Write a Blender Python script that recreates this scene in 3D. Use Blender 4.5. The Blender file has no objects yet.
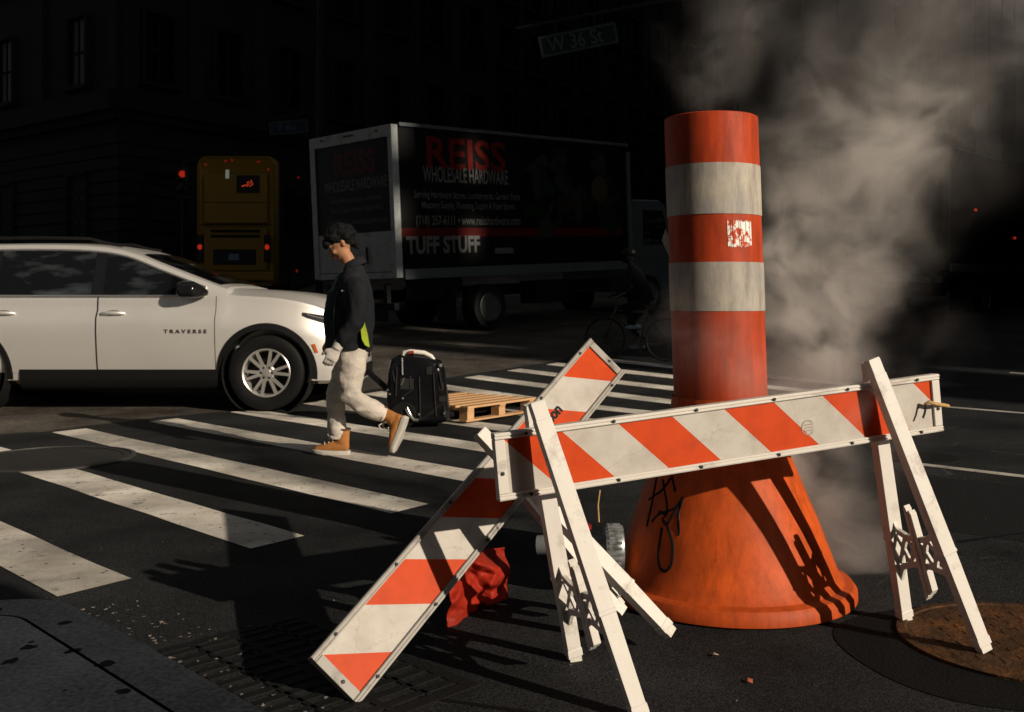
import bpy, bmesh, math, random
from mathutils import Vector, Matrix, noise, Euler, Quaternion

rnd = random.Random(11)
SC = bpy.context.scene
COL = SC.collection
F = 995.56
CAMH = 1.2
HY = 298.6
PI = math.pi
R = math.radians


def P(u, v, d):
    """world point seen at photo pixel (u, v) at distance d"""
    return Vector(((u - 512) / F * d, d, CAMH - (v - HY) / F * d))


def gz(y):
    """height of the street: level at the near corner, rising 5 % beyond it"""
    t = y - 11.1
    z = 0.05 * (t + math.sqrt(t * t + 0.4)) / 2
    t = min(y, 45.0) - 22
    z += 0.03 * (t + math.sqrt(t * t + 4)) / 2
    return min(z, 2.4)


def AB(a, b, z=0.0):
    """street grid: a runs across the avenue, b along it"""
    return Vector((0.6 * a - 0.8 * b, 0.8 * a + 0.6 * b, z))


GRID = math.atan2(0.8, 0.6)

# ------------------------------------------------------------------ materials
MATS = {}


def nt(name):
    m = bpy.data.materials.new(name)
    m.use_nodes = True
    return m, m.node_tree.nodes, m.node_tree.links, m.node_tree.nodes['Principled BSDF']


def pm(name, c, rough=.5, metal=0.0, var=.15, scale=9.0, bump=0.0, bscale=80.0, dirt=None, damt=.5, dscale=3.0,
       dlo=.5, dhi=.7, coat=0.0, spec=.16, emit=None, estr=0.0, rvar=.0, stretch=None):
    if name in MATS:
        return MATS[name]
    m, N, L, B = nt(name)
    tc = N.new('ShaderNodeTexCoord')
    src = tc.outputs['Object']
    if stretch:
        mp = N.new('ShaderNodeMapping'); mp.inputs['Scale'].default_value = stretch
        L.new(src, mp.inputs[0]); src = mp.outputs[0]
    n1 = N.new('ShaderNodeTexNoise'); n1.inputs['Scale'].default_value = scale; n1.inputs['Detail'].default_value = 7
    L.new(src, n1.inputs['Vector'])
    mx = N.new('ShaderNodeMix'); mx.data_type = 'RGBA'
    mx.inputs[6].default_value = (*[max(0, x * (1 - var)) for x in c], 1)
    mx.inputs[7].default_value = (*[min(1, x * (1 + var)) for x in c], 1)
    L.new(n1.outputs['Fac'], mx.inputs[0])
    out = mx.outputs[2]
    if dirt:
        n2 = N.new('ShaderNodeTexNoise'); n2.inputs['Scale'].default_value = dscale; n2.inputs['Detail'].default_value = 9
        n2.inputs['Roughness'].default_value = .7
        L.new(src, n2.inputs['Vector'])
        mr = N.new('ShaderNodeMapRange'); mr.inputs[1].default_value = dlo; mr.inputs[2].default_value = dhi
        mr.inputs[3].default_value = 0; mr.inputs[4].default_value = damt
        L.new(n2.outputs['Fac'], mr.inputs[0])
        m2 = N.new('ShaderNodeMix'); m2.data_type = 'RGBA'
        L.new(mr.outputs[0], m2.inputs[0]); L.new(out, m2.inputs[6]); m2.inputs[7].default_value = (*dirt, 1)
        out = m2.outputs[2]
    L.new(out, B.inputs['Base Color'])
    B.inputs['Roughness'].default_value = rough
    if rvar:
        mr = N.new('ShaderNodeMapRange'); mr.inputs[3].default_value = max(0, rough - rvar); mr.inputs[4].default_value = min(1, rough + rvar)
        L.new(n1.outputs['Fac'], mr.inputs[0]); L.new(mr.outputs[0], B.inputs['Roughness'])
    B.inputs['Metallic'].default_value = metal
    B.inputs['Coat Weight'].default_value = coat
    B.inputs['Coat Roughness'].default_value = .08
    B.inputs['Specular IOR Level'].default_value = spec
    if emit:
        B.inputs['Emission Color'].default_value = (*emit, 1); B.inputs['Emission Strength'].default_value = estr
    if bump:
        nb = N.new('ShaderNodeTexNoise'); nb.inputs['Scale'].default_value = bscale; nb.inputs['Detail'].default_value = 4
        L.new(src, nb.inputs['Vector'])
        bp = N.new('ShaderNodeBump'); bp.inputs['Strength'].default_value = bump; bp.inputs['Distance'].default_value = .02
        L.new(nb.outputs['Fac'], bp.inputs['Height']); L.new(bp.outputs[0], B.inputs['Normal'])
    MATS[name] = m
    return m


# ------------------------------------------------------------------ geometry
class MB:
    def __init__(s):
        s.v = []; s.f = []

    def add(s, vs, fs):
        o = len(s.v)
        s.v += [Vector(p) for p in vs]
        s.f += [tuple(i + o for i in f) for f in fs]
        return s

    def box(s, c, d, M=None):
        c = Vector(c); x, y, z = d[0] / 2, d[1] / 2, d[2] / 2
        vs = [c + Vector((i * x, j * y, k * z)) for k in (-1, 1) for j in (-1, 1) for i in (-1, 1)]
        if M is not None:
            vs = [M @ p for p in vs]
        return s.add(vs, [(0, 2, 3, 1), (4, 5, 7, 6), (0, 1, 5, 4), (2, 6, 7, 3), (0, 4, 6, 2), (1, 3, 7, 5)])

    def bar(s, p0, p1, w, h, up=(0, 0, 1), w2=None, h2=None):
        """box from p0 to p1; w measured along (dir x up), h along the remaining axis"""
        p0, p1 = Vector(p0), Vector(p1); d = (p1 - p0).normalized()
        sx = d.cross(Vector(up)).normalized(); sy = sx.cross(d).normalized()
        w2 = w if w2 is None else w2; h2 = h if h2 is None else h2
        vs = []
        for p, a, b in ((p0, w, h), (p1, w2, h2)):
            vs += [p + sx * (i * a / 2) + sy * (j * b / 2) for i, j in ((-1, -1), (1, -1), (1, 1), (-1, 1))]
        return s.add(vs, [(3, 2, 1, 0), (4, 5, 6, 7), (0, 1, 5, 4), (1, 2, 6, 5), (2, 3, 7, 6), (3, 0, 4, 7)])

    def loft(s, rings, cap=True, closed=True):
        n = len(rings[0]); vs = [p for r in rings for p in r]; fs = []
        for k in range(len(rings) - 1):
            for i in range(n if closed else n - 1):
                j = (i + 1) % n
                fs.append((k * n + i, k * n + j, (k + 1) * n + j, (k + 1) * n + i))
        if cap and closed:
            fs.append(tuple(range(n - 1, -1, -1))); b = (len(rings) - 1) * n; fs.append(tuple(range(b, b + n)))
        return s.add(vs, fs)

    def tube(s, pts, r, n=10, cap=True, ref=None):
        """tube along pts; r scalar, list of scalars or list of (ra, rb)"""
        pts = [Vector(p) for p in pts]
        if not isinstance(r, (list, tuple)):
            r = [r] * len(pts)
        d0 = (pts[1] - pts[0]).normalized()
        ref = Vector(ref) if ref is not None else (Vector((0, 0, 1)) if abs(d0.z) < .9 else Vector((1, 0, 0)))
        rings = []
        for i, p in enumerate(pts):
            d = (pts[min(i + 1, len(pts) - 1)] - pts[max(i - 1, 0)]).normalized()
            a = ref - d * ref.dot(d)
            a = a.normalized() if a.length > 1e-6 else d.orthogonal().normalized()
            b = d.cross(a); ref = a
            ra, rb = r[i] if isinstance(r[i], (list, tuple)) else (r[i], r[i])
            rings.append([p + a * (ra * math.cos(t * 2 * PI / n)) + b * (rb * math.sin(t * 2 * PI / n)) for t in range(n)])
        return s.loft(rings, cap)

    def lathe(s, prof, n=32, M=None, cap=True):
        rings = []
        for r, z in prof:
            ring = [Vector((r * math.cos(t * 2 * PI / n), r * math.sin(t * 2 * PI / n), z)) for t in range(n)]
            rings.append([M @ p for p in ring] if M is not None else ring)
        return s.loft(rings, cap)

    def prism(s, poly, depth, M=None, z0=0.0):
        n = len(poly)
        vs = [Vector((x, y, z0)) for x, y in poly] + [Vector((x, y, z0 + depth)) for x, y in poly]
        if M is not None:
            vs = [M @ p for p in vs]
        fs = [tuple(range(n - 1, -1, -1)), tuple(range(n, 2 * n))]
        fs += [(i, (i + 1) % n, n + (i + 1) % n, n + i) for i in range(n)]
        return s.add(vs, fs)

    def sheet(s, poly, M=None):
        vs = [M @ Vector(p) if M is not None else Vector(p) for p in poly]
        return s.add(vs, [tuple(range(len(poly)))])

    def sphere(s, c, r, n=12, M=None):
        c = Vector(c)
        r = r if isinstance(r, (list, tuple)) else (r, r, r)
        rings = []
        for k in range(1, n // 2 + 1):
            t = PI * (k - .5) / (n // 2 + .0)
            ring = [Vector((r[0] * math.sin(t) * math.cos(i * 2 * PI / n), r[1] * math.sin(t) * math.sin(i * 2 * PI / n), r[2] * math.cos(t))) for i in range(n)]
            if M is not None:
                ring = [M @ p for p in ring]
            rings.append([c + p for p in ring])
        return s.loft(rings[::-1])

    def xf(s, M):
        s.v = [M @ p for p in s.v]
        return s

    def mesh(s, name, bevel=0, seg=2):
        me = bpy.data.meshes.new(name)
        me.from_pydata([tuple(p) for p in s.v], [], s.f)
        bm = bmesh.new(); bm.from_mesh(me)
        bmesh.ops.recalc_face_normals(bm, faces=bm.faces[:])
        if bevel:
            es = [e for e in bm.edges if len(e.link_faces) == 2 and e.calc_face_angle(0) > R(25)]
            bmesh.ops.bevel(bm, geom=es, offset=bevel, segments=seg, affect='EDGES', profile=.6, clamp_overlap=True)
        bm.to_mesh(me); bm.free()
        return me

    def build(s, name, mat, parent=None, smooth=None, bevel=0, seg=2, world=False):
        if world and parent is not None:
            s.xf(ROOT[parent.name].inverted())
        return link(name, s.mesh(name, bevel, seg), mat, parent, smooth)


ROOT = {}


def link(name, me, mat, parent=None, smooth=None):
    me.materials.clear(); me.materials.append(mat)
    if smooth is not None:
        for p in me.polygons:
            p.use_smooth = True
        me.set_sharp_from_angle(angle=R(smooth))
    o = bpy.data.objects.new(name, me); COL.objects.link(o)
    if parent is not None:
        o.parent = parent
    return o


def tag(o, label=None, cat=None, group=None, kind=None):
    for k, v in (('label', label), ('category', cat), ('group', group), ('kind', kind)):
        if v:
            o[k] = v
    return o


def thing(name, label, cat, M=None, loc=None, rz=0.0, group=None):
    o = bpy.data.objects.new(name, None); COL.objects.link(o)
    o.empty_display_size = .2
    if M is None:
        M = Matrix.Translation(Vector(loc or (0, 0, 0))) @ Matrix.Rotation(rz, 4, 'Z')
    o.matrix_world = M
    ROOT[o.name] = M.copy()
    return tag(o, label, cat, group)


def struct(o):
    o['kind'] = 'structure'
    return o


def eval_mesh(me, mods):
    """apply modifiers to a mesh datablock and hand back the result"""
    o = bpy.data.objects.new('tmp', me); COL.objects.link(o)
    for typ, kw in mods:
        m = o.modifiers.new(typ, typ)
        for k, v in kw.items():
            setattr(m, k, v)
    dg = bpy.context.evaluated_depsgraph_get(); dg.update()
    out = bpy.data.meshes.new_from_object(o.evaluated_get(dg))
    bpy.data.objects.remove(o)
    return out


def organic(mb, voxel=.012, smooth=4, wrinkle=0.0, wscale=8.0, wdir=None, decim=None):
    me = mb.mesh('tmp')
    me = eval_mesh(me, [('REMESH', dict(mode='VOXEL', voxel_size=voxel)), ('SMOOTH', dict(iterations=smooth, factor=.5))])
    if wrinkle:
        nn = [v.normal.copy() for v in me.vertices]
        for v, n_ in zip(me.vertices, nn):
            q = v.co * wscale
            if wdir:
                q = Vector((q.x * wdir[0], q.y * wdir[1], q.z * wdir[2]))
            v.co += n_ * (noise.fractal(q, .8, 2.0, 3) * wrinkle)
    return me


def text_mesh(body, size, bold=0.0, depth=.0, align='CENTER', sx=1.0, shear=0.0, space=1.0):
    cu = bpy.data.curves.new('tmp_text', 'FONT')
    cu.body = body; cu.size = size; cu.align_x = align; cu.align_y = 'CENTER'
    cu.offset = bold; cu.extrude = depth; cu.shear = shear; cu.space_character = space
    cu.resolution_u = 3
    o = bpy.data.objects.new('tmp_text', cu); COL.objects.link(o)
    dg = bpy.context.evaluated_depsgraph_get(); dg.update()
    me = bpy.data.meshes.new_from_object(o.evaluated_get(dg))
    bpy.data.objects.remove(o)
    if sx != 1:
        me.transform(Matrix.Diagonal((sx, 1, 1, 1)))
    return me


def frame(o, x, y, z):
    """matrix with given origin and axis columns"""
    M = Matrix.Identity(4)
    for i, a in enumerate((x, y, z)):
        for k in range(3):
            M[k][i] = a[k]
    for k in range(3):
        M[k][3] = o[k]
    return M


def text(name, body, size, M, mat, parent, **kw):
    me = text_mesh(body, size, **kw)
    me.transform(M)
    return link(name, me, mat, parent)


def smoothtable(tab, x):
    """catmull-rom style interpolation in a sorted table of (x, y)"""
    if x <= tab[0][0]:
        return tab[0][1]
    if x >= tab[-1][0]:
        return tab[-1][1]
    for i in range(len(tab) - 1):
        x0, y0 = tab[i]; x1, y1 = tab[i + 1]
        if x <= x1:
            m0 = (y1 - tab[i - 1][1]) / (x1 - tab[i - 1][0]) if i > 0 else (y1 - y0) / (x1 - x0)
            m1 = (tab[i + 2][1] - y0) / (tab[i + 2][0] - x0) if i + 2 < len(tab) else (y1 - y0) / (x1 - x0)
            sl = (y1 - y0) / (x1 - x0)
            if sl == 0 or m0 * sl < 0: m0 = 0
            if sl == 0 or m1 * sl < 0: m1 = 0
            m0 = max(-3 * abs(sl), min(3 * abs(sl), m0)); m1 = max(-3 * abs(sl), min(3 * abs(sl), m1))
            h = x1 - x0; t = (x - x0) / h
            return (2 * t**3 - 3 * t**2 + 1) * y0 + (t**3 - 2 * t**2 + t) * h * m0 + (-2 * t**3 + 3 * t**2) * y1 + (t**3 - t**2) * h * m1
# ------------------------------------------------------------------ camera, sun, sky
SUN_AZ = Vector((0.77, -0.64, 0)).normalized()
SUN_EL = R(22)
TO_SUN = Vector((SUN_AZ.x * math.cos(SUN_EL), SUN_AZ.y * math.cos(SUN_EL), math.sin(SUN_EL)))

cam = bpy.data.cameras.new('camera'); co = bpy.data.objects.new('camera', cam); COL.objects.link(co)
co.location = (0, 0, CAMH); co.rotation_euler = (R(90), 0, 0)
cam.lens = 35; cam.sensor_width = 36; cam.shift_y = -(356 - HY) / 1024
cam.clip_start = .05; cam.clip_end = 1500
cam.dof.use_dof = True; cam.dof.focus_distance = 3.7; cam.dof.aperture_fstop = 7.1
SC.camera = co

sl = bpy.data.lights.new('sun', 'SUN'); so = bpy.data.objects.new('sun', sl); COL.objects.link(so)
sl.energy = 5.0; sl.angle = R(.53); sl.color = (1.0, .865, .70)
so.rotation_euler = TO_SUN.to_track_quat('Z', 'Y').to_euler()

w = bpy.data.worlds.new('World'); SC.world = w; w.use_nodes = True
sk = w.node_tree.nodes.new('ShaderNodeTexSky'); sk.sky_type = 'NISHITA'; sk.sun_disc = False
sk.sun_elevation = SUN_EL; sk.sun_rotation = math.atan2(TO_SUN.x, TO_SUN.y)
hsv = w.node_tree.nodes.new('ShaderNodeHueSaturation'); hsv.inputs['Saturation'].default_value = .22
w.node_tree.links.new(sk.outputs[0], hsv.inputs['Color']); w.node_tree.links.new(hsv.outputs[0], w.node_tree.nodes['Background'].inputs[0])
w.node_tree.nodes['Background'].inputs[1].default_value = .055

SC.view_settings.view_transform = 'Standard'; SC.view_settings.look = 'None'; SC.view_settings.exposure = 0
SC.render.engine = 'CYCLES'
SC.cycles.use_denoising = True
SC.cycles.denoiser = 'OPENIMAGEDENOISE'
SC.cycles.max_bounces = 5; SC.cycles.diffuse_bounces = 2; SC.cycles.glossy_bounces = 3; SC.cycles.volume_bounces = 2
SC.cycles.transparent_max_bounces = 12
SC.cycles.volume_step_rate = 1.0
SC.cycles.sample_clamp_indirect = 4

# ------------------------------------------------------------------ ground materials


def asphalt_mat():
    m, N, L, B = nt('asphalt')
    ge = N.new('ShaderNodeNewGeometry')
    # older, paler dusty asphalt on the cross street (b > 8.75)
    dp = N.new('ShaderNodeVectorMath'); dp.operation = 'DOT_PRODUCT'; dp.inputs[1].default_value = (-.8, .6, 0)
    L.new(ge.outputs['Position'], dp.inputs[0])
    nb = N.new('ShaderNodeTexNoise'); nb.inputs['Scale'].default_value = 1.3; nb.inputs['Detail'].default_value = 6
    L.new(ge.outputs['Position'], nb.inputs['Vector'])
    ad = N.new('ShaderNodeMath'); ad.operation = 'MULTIPLY_ADD'; ad.inputs[1].default_value = .5
    L.new(nb.outputs['Fac'], ad.inputs[0]); L.new(dp.outputs['Value'], ad.inputs[2])
    mk = N.new('ShaderNodeMapRange'); mk.inputs[1].default_value = 9.0; mk.inputs[2].default_value = 9.06
    L.new(ad.outputs[0], mk.inputs[0])
    # fine aggregate and large stains
    n1 = N.new('ShaderNodeTexNoise'); n1.inputs['Scale'].default_value = 170; n1.inputs['Detail'].default_value = 3
    n2 = N.new('ShaderNodeTexNoise'); n2.inputs['Scale'].default_value = .9; n2.inputs['Detail'].default_value = 8; n2.inputs['Roughness'].default_value = .65
    n3 = N.new('ShaderNodeTexNoise'); n3.inputs['Scale'].default_value = 14; n3.inputs['Detail'].default_value = 6; n3.inputs['Roughness'].default_value = .7
    vo = N.new('ShaderNodeTexVoronoi'); vo.inputs['Scale'].default_value = 95
    for q in (n1, n2, n3, vo):
        L.new(ge.outputs['Position'], q.inputs['Vector'])
    r1 = N.new('ShaderNodeValToRGB'); e = r1.color_ramp.elements
    e[0].position = .35; e[0].color = (.0045, .0050, .0055, 1); e[1].position = .72; e[1].color = (.040, .041, .042, 1)
    L.new(n1.outputs['Fac'], r1.inputs[0])
    r2 = N.new('ShaderNodeValToRGB'); e = r2.color_ramp.elements
    e[0].position = .3; e[0].color = (.035, .032, .029, 1); e[1].position = .75; e[1].color = (.12, .105, .086, 1)
    L.new(n3.outputs['Fac'], r2.inputs[0])
    mx = N.new('ShaderNodeMix'); mx.data_type = 'RGBA'
    L.new(mk.outputs[0], mx.inputs[0]); L.new(r1.outputs[0], mx.inputs[6]); L.new(r2.outputs[0], mx.inputs[7])
    st = N.new('ShaderNodeMapRange'); st.inputs[1].default_value = .35; st.inputs[2].default_value = .7
    st.inputs[3].default_value = .45; st.inputs[4].default_value = 1.6
    L.new(n2.outputs['Fac'], st.inputs[0])
    mu = N.new('ShaderNodeMix'); mu.data_type = 'RGBA'; mu.blend_type = 'MULTIPLY'; mu.inputs[0].default_value = 1
    L.new(mx.outputs[2], mu.inputs[6]); L.new(st.outputs[0], mu.inputs[7])
    # pale grit: sparse bright stones
    gr = N.new('ShaderNodeMapRange'); gr.inputs[1].default_value = .10; gr.inputs[2].default_value = .03
    L.new(vo.outputs['Distance'], gr.inputs[0])
    vc = N.new('ShaderNodeSeparateColor'); L.new(vo.outputs['Color'], vc.inputs[0])
    gt = N.new('ShaderNodeMath'); gt.operation = 'GREATER_THAN'; gt.inputs[1].default_value = .93
    L.new(vc.outputs[0], gt.inputs[0])
    gm = N.new('ShaderNodeMath'); gm.operation = 'MULTIPLY'; L.new(gr.outputs[0], gm.inputs[0]); L.new(gt.outputs[0], gm.inputs[1])
    m3 = N.new('ShaderNodeMix'); m3.data_type = 'RGBA'; L.new(gm.outputs[0], m3.inputs[0]); L.new(mu.outputs[2], m3.inputs[6]); m3.inputs[7].default_value = (.22, .2, .17, 1)
    # cracks, mostly right of the steam pipe
    cv = N.new('ShaderNodeTexVoronoi'); cv.feature = 'DISTANCE_TO_EDGE'; cv.inputs['Scale'].default_value = 1.5
    wn = N.new('ShaderNodeTexNoise'); wn.inputs['Scale'].default_value = 3; wn.inputs['Detail'].default_value = 5
    L.new(ge.outputs['Position'], wn.inputs['Vector'])
    wm = N.new('ShaderNodeMix'); wm.data_type = 'VECTOR'; wm.inputs[0].default_value = .22
    L.new(ge.outputs['Position'], wm.inputs[4]); L.new(wn.outputs['Color'], wm.inputs[5]); L.new(wm.outputs[1], cv.inputs['Vector'])
    cr = N.new('ShaderNodeMapRange'); cr.inputs[1].default_value = .008; cr.inputs[2].default_value = .003; cr.inputs[4].default_value = .45
    L.new(cv.outputs['Distance'], cr.inputs[0])
    sx = N.new('ShaderNodeSeparateXYZ'); L.new(ge.outputs['Position'], sx.inputs[0])
    cm = N.new('ShaderNodeMapRange'); cm.inputs[1].default_value = 1.2; cm.inputs[2].default_value = 2.0
    L.new(sx.outputs[0], cm.inputs[0])
    ck = N.new('ShaderNodeMapRange'); ck.inputs[1].default_value = .50; ck.inputs[2].default_value = .60; L.new(wn.outputs['Fac'], ck.inputs[0])
    ckm = N.new('ShaderNodeMath'); ckm.operation = 'MULTIPLY'; L.new(cm.outputs[0], ckm.inputs[0]); L.new(ck.outputs[0], ckm.inputs[1])
    cc = N.new('ShaderNodeMath'); cc.operation = 'MULTIPLY'; L.new(cr.outputs[0], cc.inputs[0]); L.new(ckm.outputs[0], cc.inputs[1])
    m4 = N.new('ShaderNodeMix'); m4.data_type = 'RGBA'; L.new(cc.outputs[0], m4.inputs[0]); L.new(m3.outputs[2], m4.inputs[6]); m4.inputs[7].default_value = (.16, .14, .12, 1)
    L.new(m4.outputs[2], B.inputs['Base Color'])
    B.inputs['Roughness'].default_value = .85; B.inputs['Specular IOR Level'].default_value = .10
    bp = N.new('ShaderNodeBump'); bp.inputs['Strength'].default_value = .55; bp.inputs['Distance'].default_value = .006
    hs = N.new('ShaderNodeMath'); hs.operation = 'SUBTRACT'; L.new(n1.outputs['Fac'], hs.inputs[0]); L.new(cc.outputs[0], hs.inputs[1])
    L.new(hs.outputs[0], bp.inputs['Height']); L.new(bp.outputs[0], B.inputs['Normal'])
    return m


def paint_mat():
    m, N, L, B = nt('road_paint')
    ge = N.new('ShaderNodeNewGeometry')
    n1 = N.new('ShaderNodeTexNoise'); n1.inputs['Scale'].default_value = 7; n1.inputs['Detail'].default_value = 12; n1.inputs['Roughness'].default_value = .75
    n2 = N.new('ShaderNodeTexNoise'); n2.inputs['Scale'].default_value = 2.2; n2.inputs['Detail'].default_value = 6
    n3 = N.new('ShaderNodeTexNoise'); n3.inputs['Scale'].default_value = 120; n3.inputs['Detail'].default_value = 3
    vo = N.new('ShaderNodeTexVoronoi'); vo.voronoi_dimensions = '2D'; vo.inputs['Scale'].default_value = 5.5
    for q in (n1, n2, n3, vo):
        L.new(ge.outputs['Position'], q.inputs['Vector'])
    r = N.new('ShaderNodeValToRGB'); e = r.color_ramp.elements
    e[0].position = .3; e[0].color = (.58, .53, .45, 1); e[1].position = .65; e[1].color = (.93, .87, .77, 1)
    L.new(n2.outputs['Fac'], r.inputs[0])
    w = N.new('ShaderNodeMapRange'); w.inputs[1].default_value = .56; w.inputs[2].default_value = .68; w.inputs[4].default_value = .9
    L.new(n1.outputs['Fac'], w.inputs[0])
    mx = N.new('ShaderNodeMix'); mx.data_type = 'RGBA'; L.new(w.outputs[0], mx.inputs[0]); L.new(r.outputs[0], mx.inputs[6]); mx.inputs[7].default_value = (.06, .055, .05, 1)
    w2 = N.new('ShaderNodeMapRange'); w2.inputs[1].default_value = .05; w2.inputs[2].default_value = .035; L.new(vo.outputs['Distance'], w2.inputs[0])
    m2 = N.new('ShaderNodeMix'); m2.data_type = 'RGBA'; L.new(w2.outputs[0], m2.inputs[0]); L.new(mx.outputs[2], m2.inputs[6]); m2.inputs[7].default_value = (.03, .03, .03, 1)
    g = N.new('ShaderNodeMapRange'); g.inputs[1].default_value = .3; g.inputs[2].default_value = .7; g.inputs[3].default_value = .8; g.inputs[4].default_value = 1.1
    L.new(n3.outputs['Fac'], g.inputs[0])
    m3 = N.new('ShaderNodeMix'); m3.data_type = 'RGBA'; m3.blend_type = 'MULTIPLY'; m3.inputs[0].default_value = 1
    L.new(m2.outputs[2], m3.inputs[6]); L.new(g.outputs[0], m3.inputs[7])
    # broad grime patches, also painted in place of shadows dimming the stripes
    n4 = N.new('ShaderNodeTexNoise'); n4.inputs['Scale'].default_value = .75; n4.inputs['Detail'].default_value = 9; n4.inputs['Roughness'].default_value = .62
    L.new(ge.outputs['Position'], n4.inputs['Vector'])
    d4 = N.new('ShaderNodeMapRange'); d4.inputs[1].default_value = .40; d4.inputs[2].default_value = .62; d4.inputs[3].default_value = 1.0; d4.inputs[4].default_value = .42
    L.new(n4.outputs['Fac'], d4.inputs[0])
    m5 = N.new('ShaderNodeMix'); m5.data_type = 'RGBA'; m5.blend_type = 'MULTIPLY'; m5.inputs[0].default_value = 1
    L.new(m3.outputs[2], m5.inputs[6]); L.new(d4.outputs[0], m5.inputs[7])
    L.new(m5.outputs[2], B.inputs['Base Color']); B.inputs['Roughness'].default_value = .7; B.inputs['Specular IOR Level'].default_value = .15
    bp = N.new('ShaderNodeBump'); bp.inputs['Strength'].default_value = .4; bp.inputs['Distance'].default_value = .004
    L.new(n3.outputs['Fac'], bp.inputs['Height']); L.new(bp.outputs[0], B.inputs['Normal'])
    return m


def pavement_mat(name, c0, c1):
    m, N, L, B = nt(name)
    ge = N.new('ShaderNodeNewGeometry')
    n1 = N.new('ShaderNodeTexNoise'); n1.inputs['Scale'].default_value = 60; n1.inputs['Detail'].default_value = 6
    n2 = N.new('ShaderNodeTexNoise'); n2.inputs['Scale'].default_value = 2; n2.inputs['Detail'].default_value = 8
    vo = N.new('ShaderNodeTexVoronoi'); vo.voronoi_dimensions = '2D'; vo.inputs['Scale'].default_value = 7.5
    wn = N.new('ShaderNodeTexNoise'); wn.inputs['Scale'].default_value = 16
    for q in (n1, n2, wn):
        L.new(ge.outputs['Position'], q.inputs['Vector'])
    wm = N.new('ShaderNodeMix'); wm.data_type = 'VECTOR'; wm.inputs[0].default_value = .06
    L.new(ge.outputs['Position'], wm.inputs[4]); L.new(wn.outputs['Color'], wm.inputs[5]); L.new(wm.outputs[1], vo.inputs['Vector'])
    r = N.new('ShaderNodeValToRGB'); e = r.color_ramp.elements
    e[0].position = .35; e[0].color = (*c0, 1); e[1].position = .7; e[1].color = (*c1, 1)
    ad = N.new('ShaderNodeMath'); ad.operation = 'MULTIPLY_ADD'; ad.inputs[1].default_value = .5
    L.new(n1.outputs['Fac'], ad.inputs[0])
    h = N.new('ShaderNodeMath'); h.operation = 'MULTIPLY'; h.inputs[1].default_value = .5; L.new(n2.outputs['Fac'], h.inputs[0]); L.new(h.outputs[0], ad.inputs[2])
    L.new(ad.outputs[0], r.inputs[0])
    # trodden gum
    sp = N.new('ShaderNodeSeparateColor'); L.new(vo.outputs['Color'], sp.inputs[0])
    sz = N.new('ShaderNodeMapRange'); sz.inputs[1].default_value = .55; sz.inputs[2].default_value = 1; sz.inputs[3].default_value = 0; sz.inputs[4].default_value = .26
    L.new(sp.outputs[0], sz.inputs[0])
    lt = N.new('ShaderNodeMath'); lt.operation = 'LESS_THAN'; L.new(vo.outputs['Distance'], lt.inputs[0]); L.new(sz.outputs[0], lt.inputs[1])
    mx = N.new('ShaderNodeMix'); mx.data_type = 'RGBA'; L.new(lt.outputs[0], mx.inputs[0]); L.new(r.outputs[0], mx.inputs[6]); mx.inputs[7].default_value = (.02, .02, .02, 1)
    L.new(mx.outputs[2], B.inputs['Base Color']); B.inputs['Roughness'].default_value = .85; B.inputs['Specular IOR Level'].default_value = .12
    bp = N.new('ShaderNodeBump'); bp.inputs['Strength'].default_value = .9; bp.inputs['Distance'].default_value = .012
    L.new(n1.outputs['Fac'], bp.inputs['Height']); L.new(bp.outputs[0], B.inputs['Normal'])
    return m


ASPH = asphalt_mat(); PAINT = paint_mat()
PAVE = pavement_mat('pavement_concrete', (.15, .15, .143), (.56, .555, .53))
KERB = pavement_mat('kerb_granite', (.11, .11, .105), (.44, .435, .41))
FARPAVE = pm('far_pavement', (.12, .12, .115), .85, var=.3, scale=3)

# ------------------------------------------------------------------ ground sheets
ys = [-120, -60, -20, -5, 0, 4, 8] + [9 + .4 * k for k in range(24)] + [20, 25, 30, 35, 40, 44, 45.1, 60, 120, 300]
xs = [-300, -100, -40, -15, -6, 0, 6, 15, 40, 100, 300]
mb = MB()
n = len(xs)
mb.add([(x, y, gz(y)) for y in ys for x in xs], [(j * n + i, j * n + i + 1, (j + 1) * n + i + 1, (j + 1) * n + i) for j in range(len(ys) - 1) for i in range(n - 1)])
struct(mb.build('road', ASPH, smooth=60))


SDIR = Vector((-.715, .699, 0)).normalized()      # traffic direction on the avenue: stripes and lane lines


def strip(name, a0, a1, b0, b1, mat, z=.004, step=.35, ragged=.006):
    """flat painted strip following the road: starts on the crosswalk edge, runs with the traffic"""
    k = max(2, int(abs(b1 - b0) / step)); vs = []; fs = []
    for i in range(k + 1):
        b = b0 + (b1 - b0) * i / k
        for a in (a0, a1):
            p = AB(a + rnd.uniform(-ragged, ragged), 3.85) + SDIR * (b - 3.85 + rnd.uniform(-ragged, ragged) * 2)
            vs.append((p.x, p.y, gz(p.y) + z))
    for i in range(k):
        fs.append((2 * i, 2 * i + 1, 2 * i + 3, 2 * i + 2))
    return struct(MB().add(vs, fs).build(name, mat))


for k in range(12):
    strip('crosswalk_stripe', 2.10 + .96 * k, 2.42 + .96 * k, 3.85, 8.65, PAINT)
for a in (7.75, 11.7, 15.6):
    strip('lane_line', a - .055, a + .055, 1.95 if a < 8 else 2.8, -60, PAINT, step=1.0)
# near pavement corner with a granite kerb
ZT = .13


def corner(a, b, r, n=8):
    """outline of the pavement: along the avenue kerb, round the corner, along the cross street kerb"""
    pts = [(a, -60), (a, -8), (a, -3), (a, 0), (a, 1.5)]
    pts += [(a - r + r * math.cos(t * PI / 2 / n), b - r + r * math.sin(t * PI / 2 / n)) for t in range(n + 1)]
    pts += [(a - 2, b), (a - 6, b), (a - 60, b)]
    return pts


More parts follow.
